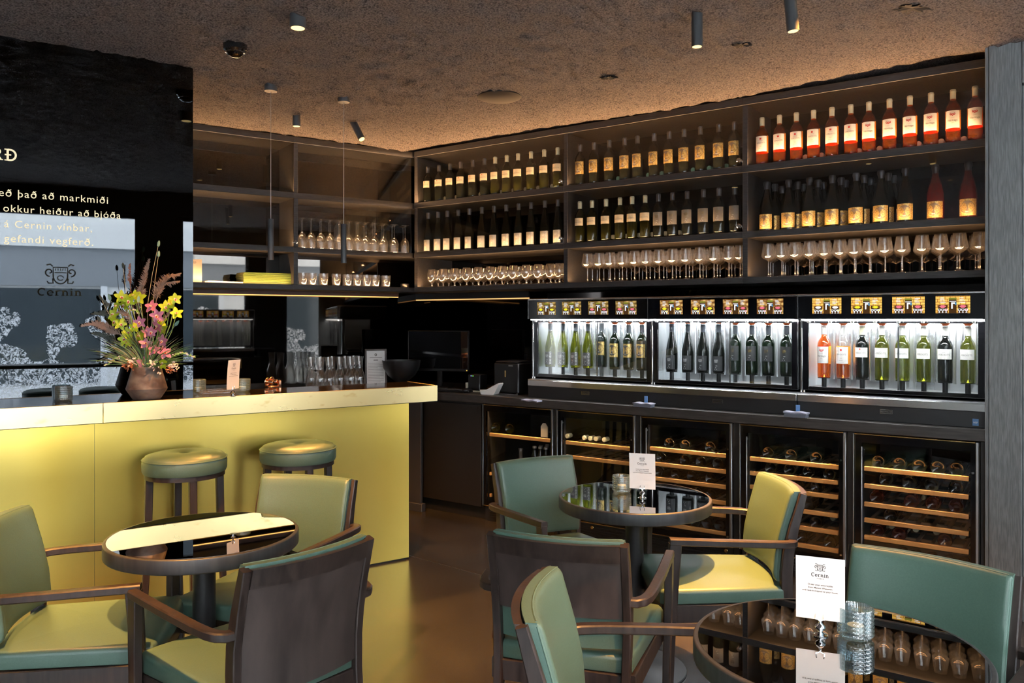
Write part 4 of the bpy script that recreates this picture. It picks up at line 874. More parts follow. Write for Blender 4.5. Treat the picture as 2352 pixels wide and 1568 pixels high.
    area('cooler_lamp', R(xa + w / 2, CPF + .021, H1 - .012), (w * .8, .012), aim(Vector((0, 0, -1)) + nR * .2), 17. if c > 1 else 9., (1, .66, .34))
for i, (x, y, c) in enumerate(((1440 + 1810 / 3.825, 930 + 1025 / 3.825, 3), (1900 + 905 / 4.126, 950 + 825 / 4.126, 4), (1900 + 610 / 4.126, 950 + 1090 / 4.126, 4), (1900 + 840 / 4.126, 950 + 1130 / 4.126, 4), (1900 + 1035 / 4.126, 950 + 1155 / 4.126, 4), (1900 + 1285 / 4.126, 950 + 1185 / 4.126, 4))):
    p = CPF + .52; k = kx(x); Y = (p - .3) / (nR.x * k + nR.y); z = HC - (y - YH) / F * Y; zz = min(shelfz[c], key=lambda q: abs(q + .026 - z)) + .0255
    place(b_ly, R(atR(x, p - .3), p, zz), 0, 'bottle lying with cream cap outward, %s' % ('in the fourth cooler' if i == 0 else '%s from left in the cooler by the pillar' % ORD[(0, 1, 0, 2, 3, 4)[i]]), 'bottles lying in the wine coolers', (PI / 2, 0, phR))
for i, x in enumerate((2055, 2086.6, 2125, 2164, 2203)):
    p = CPF + .06; place(plain_r, R(atR(x, p), p, .1635), 0, 'dark rosé bottle on the floor of the cooler by the pillar, %s from left' % ORD[i], 'bottles lying in the wine coolers', (-PI / 2, 0, phR))
for i, x in enumerate((1303, 1342, 1356, 1369, 1388)):
    p = CPF + .38; place(b_ly, R(atR(x, p - .3), p, .653 + .0255), 0, 'bottle lying neck outward in the second cooler, %s from the left' % ORD[i], 'bottles lying in the wine coolers', (PI / 2, random.uniform(-.1, .1), phR))
b_gl = part('wine_bottle', MB().lathe(BORD, 22), 'olive_glass'); b_gl['category'] = 'bottle'
for i, x in enumerate((1138, 1170)): p = CPF + .075; place(b_gl, R(atR(x, p), p, .653 + .039), 0, 'green bottle end lying on the corner cooler shelf, %s' % ('left one' if i == 0 else 'right one'), 'bottles lying in the wine coolers', (-PI / 2, 0, phR + .25))
BEER = [(0, .005), (.026, 0), (.029, .004), (.029, .11), (.026, .13), (.014, .16), (.0125, .19), (.0145, .192), (.0145, .2), (0, .201)]
b_be = part('small_bottle', MB().lathe(BEER, 18), 'bottle_dark'); b_be['category'] = 'bottle'
mb = MB(); mb.lathe([(.0152, .188), (.0152, .2015), (0, .2025)], 14); part('bottle_cap', mb, 'steel_dull', b_be)
n = 0
for j in range(3):
    for i in range(3):
        p = CPF + .10 + j * .065; place(b_be, R(atR(1228 + i * 13, CPF + .1) + j * .012, p, .376), phR, 'small capped bottle standing in the corner cooler below its shelf', 'small bottles in the corner cooler')
dc = gl('decanter', [(0, .004), (.05, 0), (.068, .012), (.066, .03), (.03, .06), (.016, .09), (.014, .15), (.02, .17), (.018, .17), (.012, .15), (.014, .09), (.028, .062), (.064, .03), (.066, .014), (0, .008)], cat='decanter'); place(dc, R(atR(1196, CPF + .12), CPF + .12, .376), 0, 'wide glass decanter standing in the corner cooler')
for c in (0,):
    xa, xb = cool_x[0]; mb = MB(); mb.box(.03, xb - xa - .04, .06, .5, .364, .375); part('glass_shelf', mb, 'cooler_glass', [o for o in bpy.data.objects if o.get('label') == cname[0]][0])
mb = MB(); mb.prism([(-.03, 0), (.03, 0), (.03, .075), (.012, .1), (-.012, .1), (-.03, .075)], 0, .004); g = single('paper_tag', mb, 'paper_warm', 'beige paper tag standing on the shelf of the corner cooler', 'tag', R(atR(1250, CPF + .08), CPF + .08, .6535), phR)
t = textmb('TECH', .018, 'LEFT', .02); xa = cool_x[3][0]; q = part('lettering', t, 'paper', [o for o in bpy.data.objects if o.get('label') == cname[3]][0], smooth=False); q.location = (atR(1809, CPF) - xa, -.0015 + .0, HC - (1240 - YH) / F * (CPF / (nR.x * kx(1815) + nR.y)))
# ================================================================== CHAIRS
def curved_slab(x0, x1, z0, z1, yf, yb, r=.015, nx=12, nz=8, taper=0.):
    """padded panel: front yf(x,z), back yb(x,z), soft edges of radius r; taper narrows it towards the bottom"""
    def ax(a, b_, n):
        L_ = [a, a + r * .12, a + r * .4, a + r]; L_ += [a + r + (b_ - a - 2 * r) * i / n for i in range(1, n)]; return L_ + [b_ - r, b_ - r * .4, b_ - r * .12, b_]
    X, Zs = ax(x0, x1, nx), ax(z0, z1, nz); vs = []; fs = []
    def fall(d): d = max(0, min(d, r)); return r * (1 - math.sqrt(max(0, 1 - (1 - d / r) ** 2)))
    NX, NZ = len(X), len(Zs)
    for side in (0, 1):
        for z in Zs:
            for x in X:
                e = fall(min(x - x0, x1 - x)) + fall(min(z - z0, z1 - z)); e = min(e, r)
                k = 1 - taper * (z1 - z) / (z1 - z0)
                y = yf(x, z) - e if side == 0 else yb(x, z)
                vs.append((x * k, y, z))
    o = NX * NZ
    for j in range(NZ - 1):
        for i in range(NX - 1):
            a = j * NX + i; fs.append((a, a + NX, a + NX + 1, a + 1)); fs.append((o + a, o + a + 1, o + a + NX + 1, o + a + NX))
    rim = [i for i in range(NX)] + [j * NX + NX - 1 for j in range(1, NZ)] + [(NZ - 1) * NX + i for i in range(NX - 2, -1, -1)] + [j * NX for j in range(NZ - 2, 0, -1)]
    for a, b_ in zip(rim, rim[1:] + rim[:1]): fs.append((a, b_, o + b_, o + a))
    mb = MB(); mb.add(vs, fs); return mb
def interp(tab, z):
    for (a, ya), (b_, yb) in zip(tab, tab[1:]):
        if z <= b_: t = (z - a) / (b_ - a); t = max(0, t); return ya + (yb - ya) * t
    return tab[-1][1]
STY = [(0, -.325), (.2, -.275), (.42, -.246), (.52, -.243), (.6, -.25), (.7, -.272), (.825, -.308)]
def back_c(x): return .036 * (1 - (x / .215) ** 2)
def make_chair():
    t = thing('armchair', '', 'chair')
    seat = [(-.235, .245), (-.19, .252), (0, .256), (.19, .252), (.235, .245)][::-1] + [(-.25, .22), (-.222, -.235), (-.2, -.252), (0, -.262), (.2, -.252), (.222, -.235), (.25, .22)]
    mb = MB(); mb.slab(seat, .412, .468, .018, 4, .012, rb=.004); part('seat', mb, 'leather', t)
    mb = MB()
    mb.sweep([(-.222, -.25, .376), (-.24, .225, .376)], (.022, .068), (1, 0, 0)); mb.sweep([(.222, -.25, .376), (.24, .225, .376)], (.022, .068), (1, 0, 0))
    mb.sweep([(-.24, .228, .376), (.24, .228, .376)], (.022, .068), (0, 1, 0)); mb.sweep([(-.21, -.25, .376), (.21, -.25, .376)], (.022, .068), (0, 1, 0)); part('seat_frame', mb, 'wood_dark', t)
    yst = lambda z: interp(STY, z)
    pad = curved_slab(-.208, .208, .485, .832, lambda x, z: yst(z) + .046 - back_c(x), lambda x, z: yst(z) + .004 - back_c(x), .016, 14, 12, .03); bk = part('backrest', pad, 'leather', t)
    mb = MB()
    for s in (-1, 1): # piping along the pad's edges
        mb.tube([(s * .2065 * (1 - .03 * (.832 - z) / .347), yst(z) + .031 - back_c(.205), z) for z in [.495 + .033 * i for i in range(11)]], .003, 6)
    mb.tube([(x, yst(.83) + .030 - back_c(x), .831) for x in [-.2 + .04 * i for i in range(11)]], .003, 6); part('piping', mb, 'leather_edge', bk)
    mb = curved_slab(-.2, .2, .585, .775, lambda x, z: yst(z) - .002 - back_c(x), lambda x, z: yst(z) - .014 - back_c(x), .002, 12, 6); part('back_panel', mb, 'wood_panel', t, 'brown veneered back panel')
    mb = curved_slab(-.2, .2, .768, .824, lambda x, z: yst(z) + .002 - back_c(x), lambda x, z: yst(z) - .021 - back_c(x), .003, 12, 3); part('top_rail', mb, 'wood_dark', t)
    for s in (-1, 1):
        mb = MB(); mb.sweep([(s * (.195 + .017 * min(1, z / .6)), y - .006, z) for z, y in STY], [(.026, .034), (.026, .040), (.026, .046), (.026, .046), (.026, .044), (.026, .038), (.026, .028)], (1, 0, 0)); part('leg', mb, 'wood_dark', t, 'rear leg running up as the back post')
        mb = MB(); mb.sweep([(s * .258, .222, .0), (s * .265, .214, .3), (s * .272, .205, .5), (s * .275, .196, .655)], [(.024, .032), (.026, .04), (.027, .044), (.028, .048)], (1, 0, 0)); part('leg', mb, 'wood_dark', t)
        path = [(s * .215, -.268, .640), (s * .240, -.266, .641), (s * .258, -.250, .643), (s * .268, -.222, .645), (s * .274, -.16, .648), (s * .277, .0, .654), (s * .275, .217, .661)]
        mb = MB(); mb.sweep(path, (.026, .032), (0, 0, 1), .004); part('armrest', mb, 'wood_dark', t)
    return t
ch0 = make_chair()
for (x, y, a, lab) in ((-1.424, 2.764, -79.5, 'green leather armchair at the left edge in front of the brass bar'), (-.819, 2.547, 49.4, 'armchair seen from behind at the table by the bar, veneered back towards us'),
                       (-.954, 3.158, 164.1, 'armchair behind the left round table, its back beside the brass bar'), (.259, 3.626, -149.5, 'green armchair left of the middle round table, in front of the coolers'),
                       (.807, 3.338, 91.1, 'armchair right of the middle round table, half its seat lit yellow'), (.236, 2.785, -18.7, 'armchair seen from behind at the middle round table, brown back towards us'),
                       (.366, 1.939, -99.5, 'nearest armchair, only its narrow curved back and an arm show beside the front table'), (.96, 2.052, 136., 'wide green armchair back at the lower right behind the front table')):
    place(ch0, (x, y, 0), math.radians(a), lab, 'armchairs around the round tables')
full = [o for o in bpy.data.objects if o.get('label', '').startswith('armchair seen from behind at the table by the bar')][0]
for c_ in full.children:
    if c_.name.startswith('back_panel'): c_.data = curved_slab(-.2, .2, .445, .775, lambda x, z: interp(STY, z) - .002 - back_c(x), lambda x, z: interp(STY, z) - .014 - back_c(x), .002, 12, 8).mesh('back_panel', ['wood_panel'])
# ================================================================== TABLES AND STOOLS
def make_table():
    t = thing('round_table', '', 'table')
    mb = MB(); mb.slab(circle(.325, 72), .690, .740, .005, 3); part('table_top', mb, 'wood_black', t, 'dark wooden round rim')
    mb = MB(); mb.cyl(.313, .7395, .7408, 72); part('glass_top', mb, 'table_mirror', t, 'black mirror glass surface')
    mb = MB(); mb.cyl(.039, .012, .69, 28); mb.cyl(.11, .678, .69, 28); part('column', mb, 'black_paint', t)
    mb = MB(); mb.lathe([(0, 0), (.215, 0), (.22, .004), (.218, .009), (.05, .014), (.04, .02), (0, .02)], 48); part('base', mb, 'canister', t)
    return t
tb0 = make_table()
T1 = atz(469, 1224.3, .74); T2 = atz(1457.5, 1139.2, .74); T3 = Vector((.754, 1.885, 0))
for P, lab in ((T1, 'round table with black mirrored top in front of the brass bar'), (T2, 'middle round table with black mirrored top in front of the wine coolers'), (T3, 'nearest round table with black mirrored top at the lower right')):
    place(tb0, (P.x, P.y, 0), 0, lab, 'round tables')
mb0 = [o for o in bpy.data.objects if o.get('label') == 'black mirror glass surface']
def make_stool():
    t = thing('bar_stool', '', 'stool'); zt = .825
    mb = MB(); mb.lathe([(0, zt - .014), (.010, zt - .006), (.03, zt + .004), (.09, zt + .009), (.15, zt + .004), (.185, zt - .006), (.199, zt - .022), (.202, zt - .04), (.201, zt - .078), (.196, zt - .09), (0, zt - .09)], 48); c = part('seat', mb, 'leather', t)
    mb = MB(); mb.lathe([(.2005 + .003 * math.cos(a), zt - .0235 + .003 * math.sin(a)) for a in [PI / 3 * i for i in range(7)]], 48); part('piping', mb, 'leather_edge', c)
    mb = MB(); mb.cyl(.008, zt - .016, zt - .008, 14); part('button', mb, 'leather_edge', c)
    mb = MB(); mb.cyl(.190, zt - .114, zt - .09, 48); part('seat_ring', mb, 'wood_dark', t)
    for k in range(4):
        a = PI / 4 + k * PI / 2; d = Vector((math.cos(a), math.sin(a), 0)); n = Vector((-d.y, d.x, 0))
        mb = MB(); mb.sweep([d * .168 + Z3 * (zt - .10), d * .175 + Z3 * .4, d * .195], [(.036, .036), (.034, .034), (.028, .028)], n); part('leg', mb, 'wood_dark', t)
    mb = MB(); mb.lathe([(.168, .262), (.180, .262), (.180, .285), (.168, .285), (.168, .262)], 48); part('footrest', mb, 'steel_dull', t)
    return t
st0 = make_stool()
for px, Y, lab in ((425, 4.09, 'green topped bar stool standing at the brass bar behind the left table'), (685, 4.40, 'green topped bar stool at the brass bar behind an armchair back')):
    place(st0, (kx(px) * Y, Y, 0), math.radians(-11), lab, 'bar stools')
for px in (116, 236): t = wint(px)[0]; place(st0, W(t, WOFF - .52), .3, 'bar stool at the shop window ledge, %s one mirrored in the black panel' % ('left' if px < 200 else 'right'), 'bar stools at the window')
# ================================================================== TABLE ITEMS
def make_candle():
    def f(a, z): return 1 + .018 * math.sin(30 * a) * math.sin(z * 2 * PI / .0092)
    prof = [(0, 0), (.030, 0), (.036, .003), (.038, .008)] + [(.0405 + .0008 * math.sin(z * 2 * PI / .0092), z) for z in [.010 + .0023 * i for i in range(26)]] + [(.0405, .071), (.039, .073), (.0375, .071), (.0365, .02), (0, .016)]
    mb = MB(); mb.lathe(prof, 120, fn=f); o = part('candle_holder', mb, 'tint_glass'); o['category'] = 'candle holder'
    mb = MB(); mb.cyl(.019, .0165, .030, 20); part('tealight', mb, 'paper_warm', o); return o
cd = make_candle()
for P, lab in ((atz(146, 921, ZB), 'ribbed glass candle holder at the left end of the bar top'), (atz(455, 901.5, ZB), 'ribbed glass candle holder right of the flower vase on the bar'), (atz(557.5, 899.5, ZB), 'ribbed glass candle holder beside the menu card on the bar'),
               (atz(1428, 1129, .7409), 'bluish ribbed glass candle holder on the middle round table'), (atz(1965, 1463, .7409), 'bluish ribbed glass candle holder on the nearest round table')):
    place(cd, P, 0, lab, 'ribbed candle holders')
def make_card():
    o = thing('menu_card', '', 'card'); w, h = .110, .152
    mb = MB(); nz = 8
    for i in range(nz):
        z0, z1 = h * i / nz, h * (i + 1) / nz; c = lambda z: -.010 * (z / h) ** 2
        mb.add([(-w / 2, c(z0), z0), (w / 2, c(z0), z0), (w / 2, c(z1), z1), (-w / 2, c(z1), z1), (-w / 2, c(z0) + .0008, z0), (w / 2, c(z0) + .0008, z0), (w / 2, c(z1) + .0008, z1), (-w / 2, c(z1) + .0008, z1)], [(0, 1, 2, 3), (5, 4, 7, 6), (0, 3, 7, 4), (1, 5, 6, 2)])
    sh = part('card', mb, 'paper', o, smooth=False); sh.location = (0, 0, .038)
    f = lambda x, z: (x, -.0006 - .010 * (z / h) ** 2 - .0003, z)
    mb = MB(); e = emblem(lambda x, z: f(x * .024, z * .024 + .126)); mb.add(e.v, e.f)
    wd, ww = slab_word('Cernin'); k = .040 / ww; mb.add([f(v[0] * k - .02, v[2] * k * 1.05 + .104) for v in wd.v], wd.f)
    for s, sz, z in (('V Í N B A R', .0032, .0985), ('Order your wine bottle', .0058, .082), ('from Maison Wessman', .0058, .0745), ('and have it shipped to your home.', .0058, .067)): q = textmb(s, sz, 'CENTER', .012, lambda x_, z_, z=z: f(x_, z_ + z)); mb.add(q.v, q.f)
    part('print', mb, 'ink', sh, smooth=False)
    mb = MB(); mb.lathe([(0, 0), (.017, 0), (.018, .002), (.010, .005), (.005, .009), (.006, .012), (.011, .016), (.0125, .020), (.011, .024), (.006, .028), (.004, .031), (.0035, .038), (0, .038)], 20)
    for s in (-1, 1): mb.tube([(0, -.004, .036), (s * .006, -.004, .040), (s * .010, -.004, .040), (s * .009, -.004, .047), (s * .008, -.0035, .053)], .0017, 6)
    part('clip_stand', mb, 'chrome', o); return o
ck = make_card()
def face(P): return math.atan2(P.x, -P.y) if False else -math.atan2(P.x, P.y)
P = atz(1475.5, 1143, .7409); place(ck, P, face(P) - .16, 'white menu card in a silver clip on the middle round table', 'menu cards in clips')
P = atz(1884, 1459, .7409); place(ck, P, face(P) - .03, 'white menu card in a silver clip on the nearest round table', 'menu cards in clips')
P = atz(535, 910, ZB); place(ck, P, face(P) + 1.0, 'white menu card in a silver clip on the brass bar', 'menu cards in clips')
for i, (h0, off) in enumerate(((.0005, 0), (.0125, .02))):
    mb = MB(); mb.slab(rrect(-.09, .09, -.06, .06, .012), 0, .011, .004, 2); P = atz(498, 903, ZB) ; single('glass_tray', mb, 'glass', '%s of the two flat clear trays stacked on the bar by the card' % ('lower' if i == 0 else 'upper'), 'tray', P + Z3 * h0 + eL * off, phL, 'clear trays on the bar')
# copper tap set behind the bar
tp = thing('tap_set', 'copper tap with two round valves behind the bar top', 'tap', L(atL(627, 4.78), 4.78, .9), phL)
for dx_, dy_ in ((-.01, .03), (.035, .09)):
    mb = MB(); Mx = Matrix.Translation((dx_, dy_, .225)) @ Matrix.Rotation(PI / 2 + .1, 4, 'X') @ Matrix.Rotation(.5, 4, 'Y'); mb.cyl(.024, -.02, -.014, 28, Mx, c=.002); mb.cyl(.011, -.014, .03, 20, Mx, c=.002); part('valve', mb, 'copper', tp)
mb = MB(); mb.box(.045, .062, .03, .06, .185, .232, .003); mb.box(.05, .058, .04, .05, .001, .19); mb.box(-.02, .05, .025, .10, .001, .20, .004); part('tap_body', mb, 'copper', tp)
# framed certificate, bowl, monitor and till things
yf = 6.42; P = L(atL(864, 5.98), 5.98, CZ + .001)
fr = thing('picture_frame', 'dark framed certificate leaning behind the bar beside the carafes', 'picture frame', P, phL - .30); w, h = .175, .325
mb = MB()
for (a, b_, c, e) in ((-w / 2, -w / 2 + .014, 0, h), (w / 2 - .014, w / 2, 0, h), (-w / 2 + .014, w / 2 - .014, 0, .014), (-w / 2 + .014, w / 2 - .014, h - .014, h)): mb.box(a, b_, -.012, .01, c, e, .002)
fo = part('frame', mb, 'wood_panel', fr); fo.rotation_euler = (-.1, 0, 0)
mb = MB(); mb.box(-w / 2 + .013, w / 2 - .013, -.003, .008, .013, h - .013); pg = part('page', mb, 'paper', fr, smooth=False); pg.rotation_euler = (-.1, 0, 0)
mb = MB(); random.seed(5)
mb.ribbon([(-.05, .255), (.05, .255)], .004, f=lambda x, z: (x, -.0036, z)); mb.ribbon([(-.018, .235), (.018, .235)], .006, f=lambda x, z: (x, -.0036, z)); mb.ribbon(arc(0, .278, .007, .009, 0, 360, 10), .006, f=lambda x, z: (x, -.0036, z))
for i in range(13): zz = .21 - .0125 * i; mb.ribbon([(-.062, zz), (.062 - .05 * random.random() * (i % 3 == 0), zz)], .0022, f=lambda x, z: (x, -.0036, z))
part('print', mb, 'ink_soft', pg, smooth=False)
mb = MB(); mb.lathe([(0, .0), (.05, 0), (.052, .006), (.02, .02), (.018, .045), (.05, .06), (.11, .11), (.145, .17), (.155, .232), (.150, .232), (.14, .17), (.105, .115), (.04, .066), (0, .062)], 48)
P = L(atL(922, 5.9), 5.9, CZ + .001); single('metal_bowl', mb, 'black_paint', 'large dark metal bowl on a foot half hidden by the monitor', 'bowl', P)
P = R(atR(1008, 5.08), 5.08, CZ + .001); mo = thing('monitor', 'black computer monitor on the corner of the back counter', 'monitor', P, phR + .38)
mb = MB(); mb.box(-.265, .265, -.02, .012, .135, .47, .004); sc_ = part('housing', mb, 'dark_plastic', mo); mb = MB(); mb.box(-.257, .257, -.0212, -.02, .158, .463); part('screen', mb, 'black_glass', sc_)
mb = MB(); mb.box(-.255, -.222, -.0213, -.02, .140, .148); part('logo', mb, 'steel_dull', sc_); mb = MB(); mb.box(.245, .251, -.0214, -.02, .141, .147); part('power_light', mb, 'dot_orange', sc_)
mb = MB(); mb.box(-.022, .022, .012, .035, .01, .30, .003); mb.box(-.11, .11, -.08, .10, 0, .012, .004); part('stand', mb, 'dark_plastic', mo)
mb = MB(); mb.slab(rrect(-.19, .19, -.06, .06, .01), 0, .016, .004, 2)
kb = single('keyboard', mb, 'dark_plastic', 'black keyboard on the back counter under the monitor', 'keyboard', R(atR(1035, 4.86), 4.86, CZ + .0005), phR + .2)
mb = MB()
for i in range(4):
    for j in range(14): mb.box(-.178 + j * .0258, -.157 + j * .0258, -.048 + i * .025, -.028 + i * .025, .016, .0195, .001)
part('keys', mb, 'canister', kb)
mb = MB(); mb.slab([(.03 * math.cos(a), .05 * math.sin(a)) for a in [2 * PI * i / 24 for i in range(24)]], 0, .032, .018, 5, .003); mo2 = single('computer_mouse', mb, 'dark_plastic', 'black computer mouse between the keyboard and the small black box', 'mouse', R(atR(1073, 4.86), 4.86, CZ + .0005), phR)
rt = thing('network_box', 'small black box with blue and green lights on the back counter', 'electronic box', R(atR(1097, 4.97), 4.97, CZ + .001), phR); mb = MB(); mb.box(-.058, .058, -.05, .05, .012, .135, .006); part('housing', mb, 'dark_plastic', rt)
mb = MB(); mb.box(-.075, -.062, -.06, .05, 0, .07, .002); mb.box(-.062, .065, -.062, .05, 0, .012, .002); part('holder', mb, 'paper_warm', rt)
for x, m in ((-.024, 'dot_blue'), (-.006, 'dot_green')): mb = MB(); mb.cyl(.003, 0, .002, 10, Matrix.Translation((x, -.05, .124)) @ Matrix.Rotation(PI / 2, 4, 'X')); part('light', mb, m, rt)
tm = thing('card_terminal', 'white card payment terminal with dark screen on the back counter', 'card terminal', R(atR(1128, 4.84), 4.84, CZ + .001), phR + .15)
mb = MB(); Mx = Matrix.Identity(4); mb.prism([(-.075, .035), (-.07, .005), (-.062, 0), (.035, 0), (.045, .006), (.085, .082), (.080, .088), (-.02, .038)], -.038, .038, Mx); part('housing', mb, 'white_plastic', tm)
mb = MB(); mb.prism([(-.068, .036), (-.018, .040), (.078, .090), (.076, .093), (-.022, .046), (-.068, .040)], -.033, .033, Mx); part('screen', mb, 'black_glass', tm)
tl = thing('till_box', 'black boxy till on small feet left of the first dispenser', 'till', R(atR(1180, 5.0), 5.0, CZ + .001), phR)
mb = MB(); mb.box(-.115, .115, -.10, .14, .012, .235, .008); mb.box(-.10, .10, -.10, .12, .235, .25, .006); part('housing', mb, 'dark_plastic', tl)
mb = MB(); mb.box(.025, .062, -.103, -.10, .212, .222); part('label_strip', mb, 'steel_dull', tl); mb = MB(); mb.box(-.01, .0, -.103, -.10, .13, .18); part('slot', mb, 'gold_edge', tl)
for s in (-1, 1): mb = MB(); mb.cyl(.014, 0, .014, 14, Matrix.Translation((s * .09, -.085, 0))); part('foot', mb, 'wood_dark', tl)
mb = MB(); mb.box(-.115, .115, -.112, -.106, .002, .006); part('rail', mb, 'steel_dull', tl)
# napkin stacks in front of the dispensers
def napkins(px, py, h, lab, tab=True):
    P = atz(px, py, CZ); o = thing('napkin_stack', lab, 'napkins', P + Z3 * .0005, phR, 'napkin stacks on the back counter')
    if tab:
        mb = MB(); mb.box(-.062, .062, -.03, .03, 0, .022, .002); part('holder', mb, 'slate_card', o); mb = MB(); mb.box(-.012, .012, .028, .031, .02, .068, .002); part('tab', mb, 'blue_tab', o); z0 = .022
    else: z0 = 0
    for i in range(h):
        mb = MB(); a = random.uniform(-.02, .02); vs = []; fs = []; n = 8
        for j in range(n + 1):
            for k in range(2): x = -.066 + .132 * j / n; vs.append((x, (-.034 if k == 0 else .034) + a * x, z0 + .0045 * (i + 1) + .0025 * math.sin(j * 1.3 + i)))
        for j in range(n + 1):
            for k in range(2): x, y, z = vs[j * 2 + k]; vs.append((x, y, z - .0042))
        q = 2 * (n + 1)
        for j in range(n): fs += [(2 * j, 2 * j + 2, 2 * j + 3, 2 * j + 1), (q + 2 * j, q + 2 * j + 1, q + 2 * j + 3, q + 2 * j + 2), (2 * j, q + 2 * j, q + 2 * j + 2, 2 * j + 2), (2 * j + 1, 2 * j + 3, q + 2 * j + 3, q + 2 * j + 1)]
        fs += [(0, 1, q + 1, q), (2 * n, q + 2 * n, q + 2 * n + 1, 2 * n + 1)]
        mb.add(vs, fs); part('napkin', mb, 'napkin', o)
napkins(1221, 921, 2, 'flat pale napkins on the counter in front of the left dispenser', False); napkins(1479, 934.5, 1, 'blue tabbed napkin stack where left and middle dispensers meet'); napkins(1829, 958, 2, 'blue tabbed napkin stack where middle and right dispensers meet')
# left shelf things: menus, papers, small card, dark cup
yB = LF + .16
mst = []
for i in range(7):
    mb = MB(); mb.box(-.185, .185, -.10, .10, 0, .0115, .001); o = thing('menu_booklet', 'lime green menu booklet, %s' % ('topmost of the stack on the mirrored shelf' if i == 6 else 'lowest of the stack on the mirrored shelf' if i == 0 else '%s from the bottom of the stack on the mirrored shelf' % ORD[i]), 'menu', L(atL(606, yB) + random.uniform(-.003, .003), yB, z3 + .0125 * i), phL + random.uniform(-.01, .01), 'lime menu booklets')
    part('cover', mb, 'lime', o); mb = MB(); mb.box(-.1865, -.184, -.097, .097, .002, .0095); part('pages', mb, 'lime_page', o)
for i in range(2):
    mb = MB(); mb.box(-.15, .15, -.10, .10, 0, .004 + .004 * (1 - i)); single('paper_sheets', mb, 'paper', 'loose white paper lying left of the lime menus, %s sheet' % ('lower' if i == 0 else 'upper'), 'paper', L(atL(508, yB) + .01 * i, yB, z3 + (.0085 if i else 0)), phL + .06 * (1 + i), 'papers on the mirrored shelf')
mb = MB(); mb.box(-.05, .05, -.001, .001, 0, .17); cdd = single('standing_card', mb, 'paper_warm', 'white card standing at the left end of the mirrored shelf', 'card', L(atL(447, LF + .08), LF + .08, z3), phL - .25)
e = emblem(lambda x, z: (x * .022, -.0013, z * .022 + .145)); part('print', e, 'ink', cdd, smooth=False)
mb = MB(); mb.lathe([(0, 0), (.034, 0), (.036, .003), (.036, .032), (.034, .032), (.033, .004), (0, .004)], 28); single('dark_cup', mb, 'dark_plastic', 'small dark cup in the corner beside the tumblers', 'cup', L(atL(930, LF + .08), LF + .08, z3))
# ================================================================== CEILING FIXTURES
CE = 2.85
def canister(lab, px, py, length, r, tilt=None, group='ceiling spotlights', power=18, target=None, ang=60, zt=CE, warm=(1, .41, .085), lum=True):
    P = atz(px, py, zt); o = thing('ceiling_spotlight', lab, 'spotlight', P, 0, group)
    body = MB(); Mx = Matrix.Identity(4)
    ax = Vector(tilt or (0, 0, -1)).normalized(); q = Vector((0, 0, -1)).rotation_difference(ax).to_matrix().to_4x4()
    body.lathe([(0, .06), (r, .06), (r, -length), (r * .86, -length), (r * .82, -length + .02), (0, -length + .021)], 28, q); part('housing', body, 'canister', o)
    f = MB(); f.cyl(r * .83, -length - .0005, -length + .002, 24, q); part('lamp', f, 'lamp_face', o, 'glowing lamp face')
    e = P + ax * (length + .004)
    if power: spot('spot_lamp', e, Vector(target) if target else e + ax, power, warm, ang, .6, .02)
    return o
W2 = (1, .41, .085)
canister('short black ceiling spotlight above the left end of the bar', 684, 42, .045, .036, power=160, target=atz(620, 1260, .3), ang=78)
canister('short black ceiling spotlight nearest the corner shelves', 681, 264, .075, .026, power=60, target=(-1.5, 5.4, 0), ang=75)
canister('tilted black ceiling spotlight in front of the corner shelves', 812, 282, .15, .024, tilt=(.16, -.12, -.3), power=14, target=atz(1150, 1190, .3), ang=80)
canister('black cylinder ceiling spotlight above the middle wine dispenser', 1601, 38, .135, .0245, power=760, target=(1.12, 3.36, .45), ang=42)
canister('long black ceiling spotlight cut by the top edge of the picture', 1812, -26, .175, .0245, tilt=(.03, 0, -.3), power=100, target=(1.15, 3.3, 0), ang=70)
canister('short ceiling spotlight at the top edge, only its glowing end shows', 1865, -32, .045, .030, power=50, ang=70)
for lab, px, py, zb in (('black pendant lamp hanging over the bar left of the shelf divider', 622, 198, 1.845), ('black pendant lamp hanging over the bar in front of the upturned glasses', 789.5, 224, 1.843)):
    P = atz(px, py, CE); o = thing('pendant_lamp', lab, 'pendant lamp', P, 0, 'pendant lamps over the bar')
    mb = MB(); mb.lathe([(0, .05), (.036, .05), (.036, -.03), (0, -.03)], 28); part('ceiling_rose', mb, 'canister', o)
    mb = MB(); mb.tube([(0, 0, -.03), (0, 0, zb + .235 - CE)], .0017, 6); part('cord', mb, 'steel_dull', o)
    mb = MB(); z = zb - CE; mb.lathe([(0, z + .236), (.016, z + .236), (.0172, z + .233), (.0172, z), (.0145, z), (.014, z + .01), (0, z + .011)], 24); part('lamp_shade', mb, 'canister', o)
    mb = MB(); mb.cyl(.0135, z + .004, z + .006, 20); part('bulb', mb, 'lamp_face', o)
    spot('pendant_light', (P.x, P.y, zb - .005), (P.x, P.y, 0), 40, W2, 110, .7, .012)
P = atz(540, 106, CE); o = thing('smoke_detector', 'shiny black dome set in the rough ceiling at upper left', 'detector', P)
mb = MB(); mb.lathe([(0, .06), (.052, .06), (.058, .0), (.056, -.02), (.046, -.030), (.040, -.030), (.038, -.045), (.02, -.056), (0, -.058)], 36); part('dome', mb, 'black_glass', o)
mb = MB(); mb.lathe([(.040, -.030), (.046, -.030), (.047, -.034), (.040, -.036)], 36); part('ring', mb, 'chrome', o)
P = atz(1147, 219, CE); o = thing('ceiling_speaker', 'black oval recessed plate in the ceiling above the corner shelves', 'ceiling plate', P)
mb = MB(); mb.lathe([(0, .05), (.13, .05), (.135, -.012), (.10, -.026), (0, -.03)], 36); part('plate', mb, 'black_matte', o)
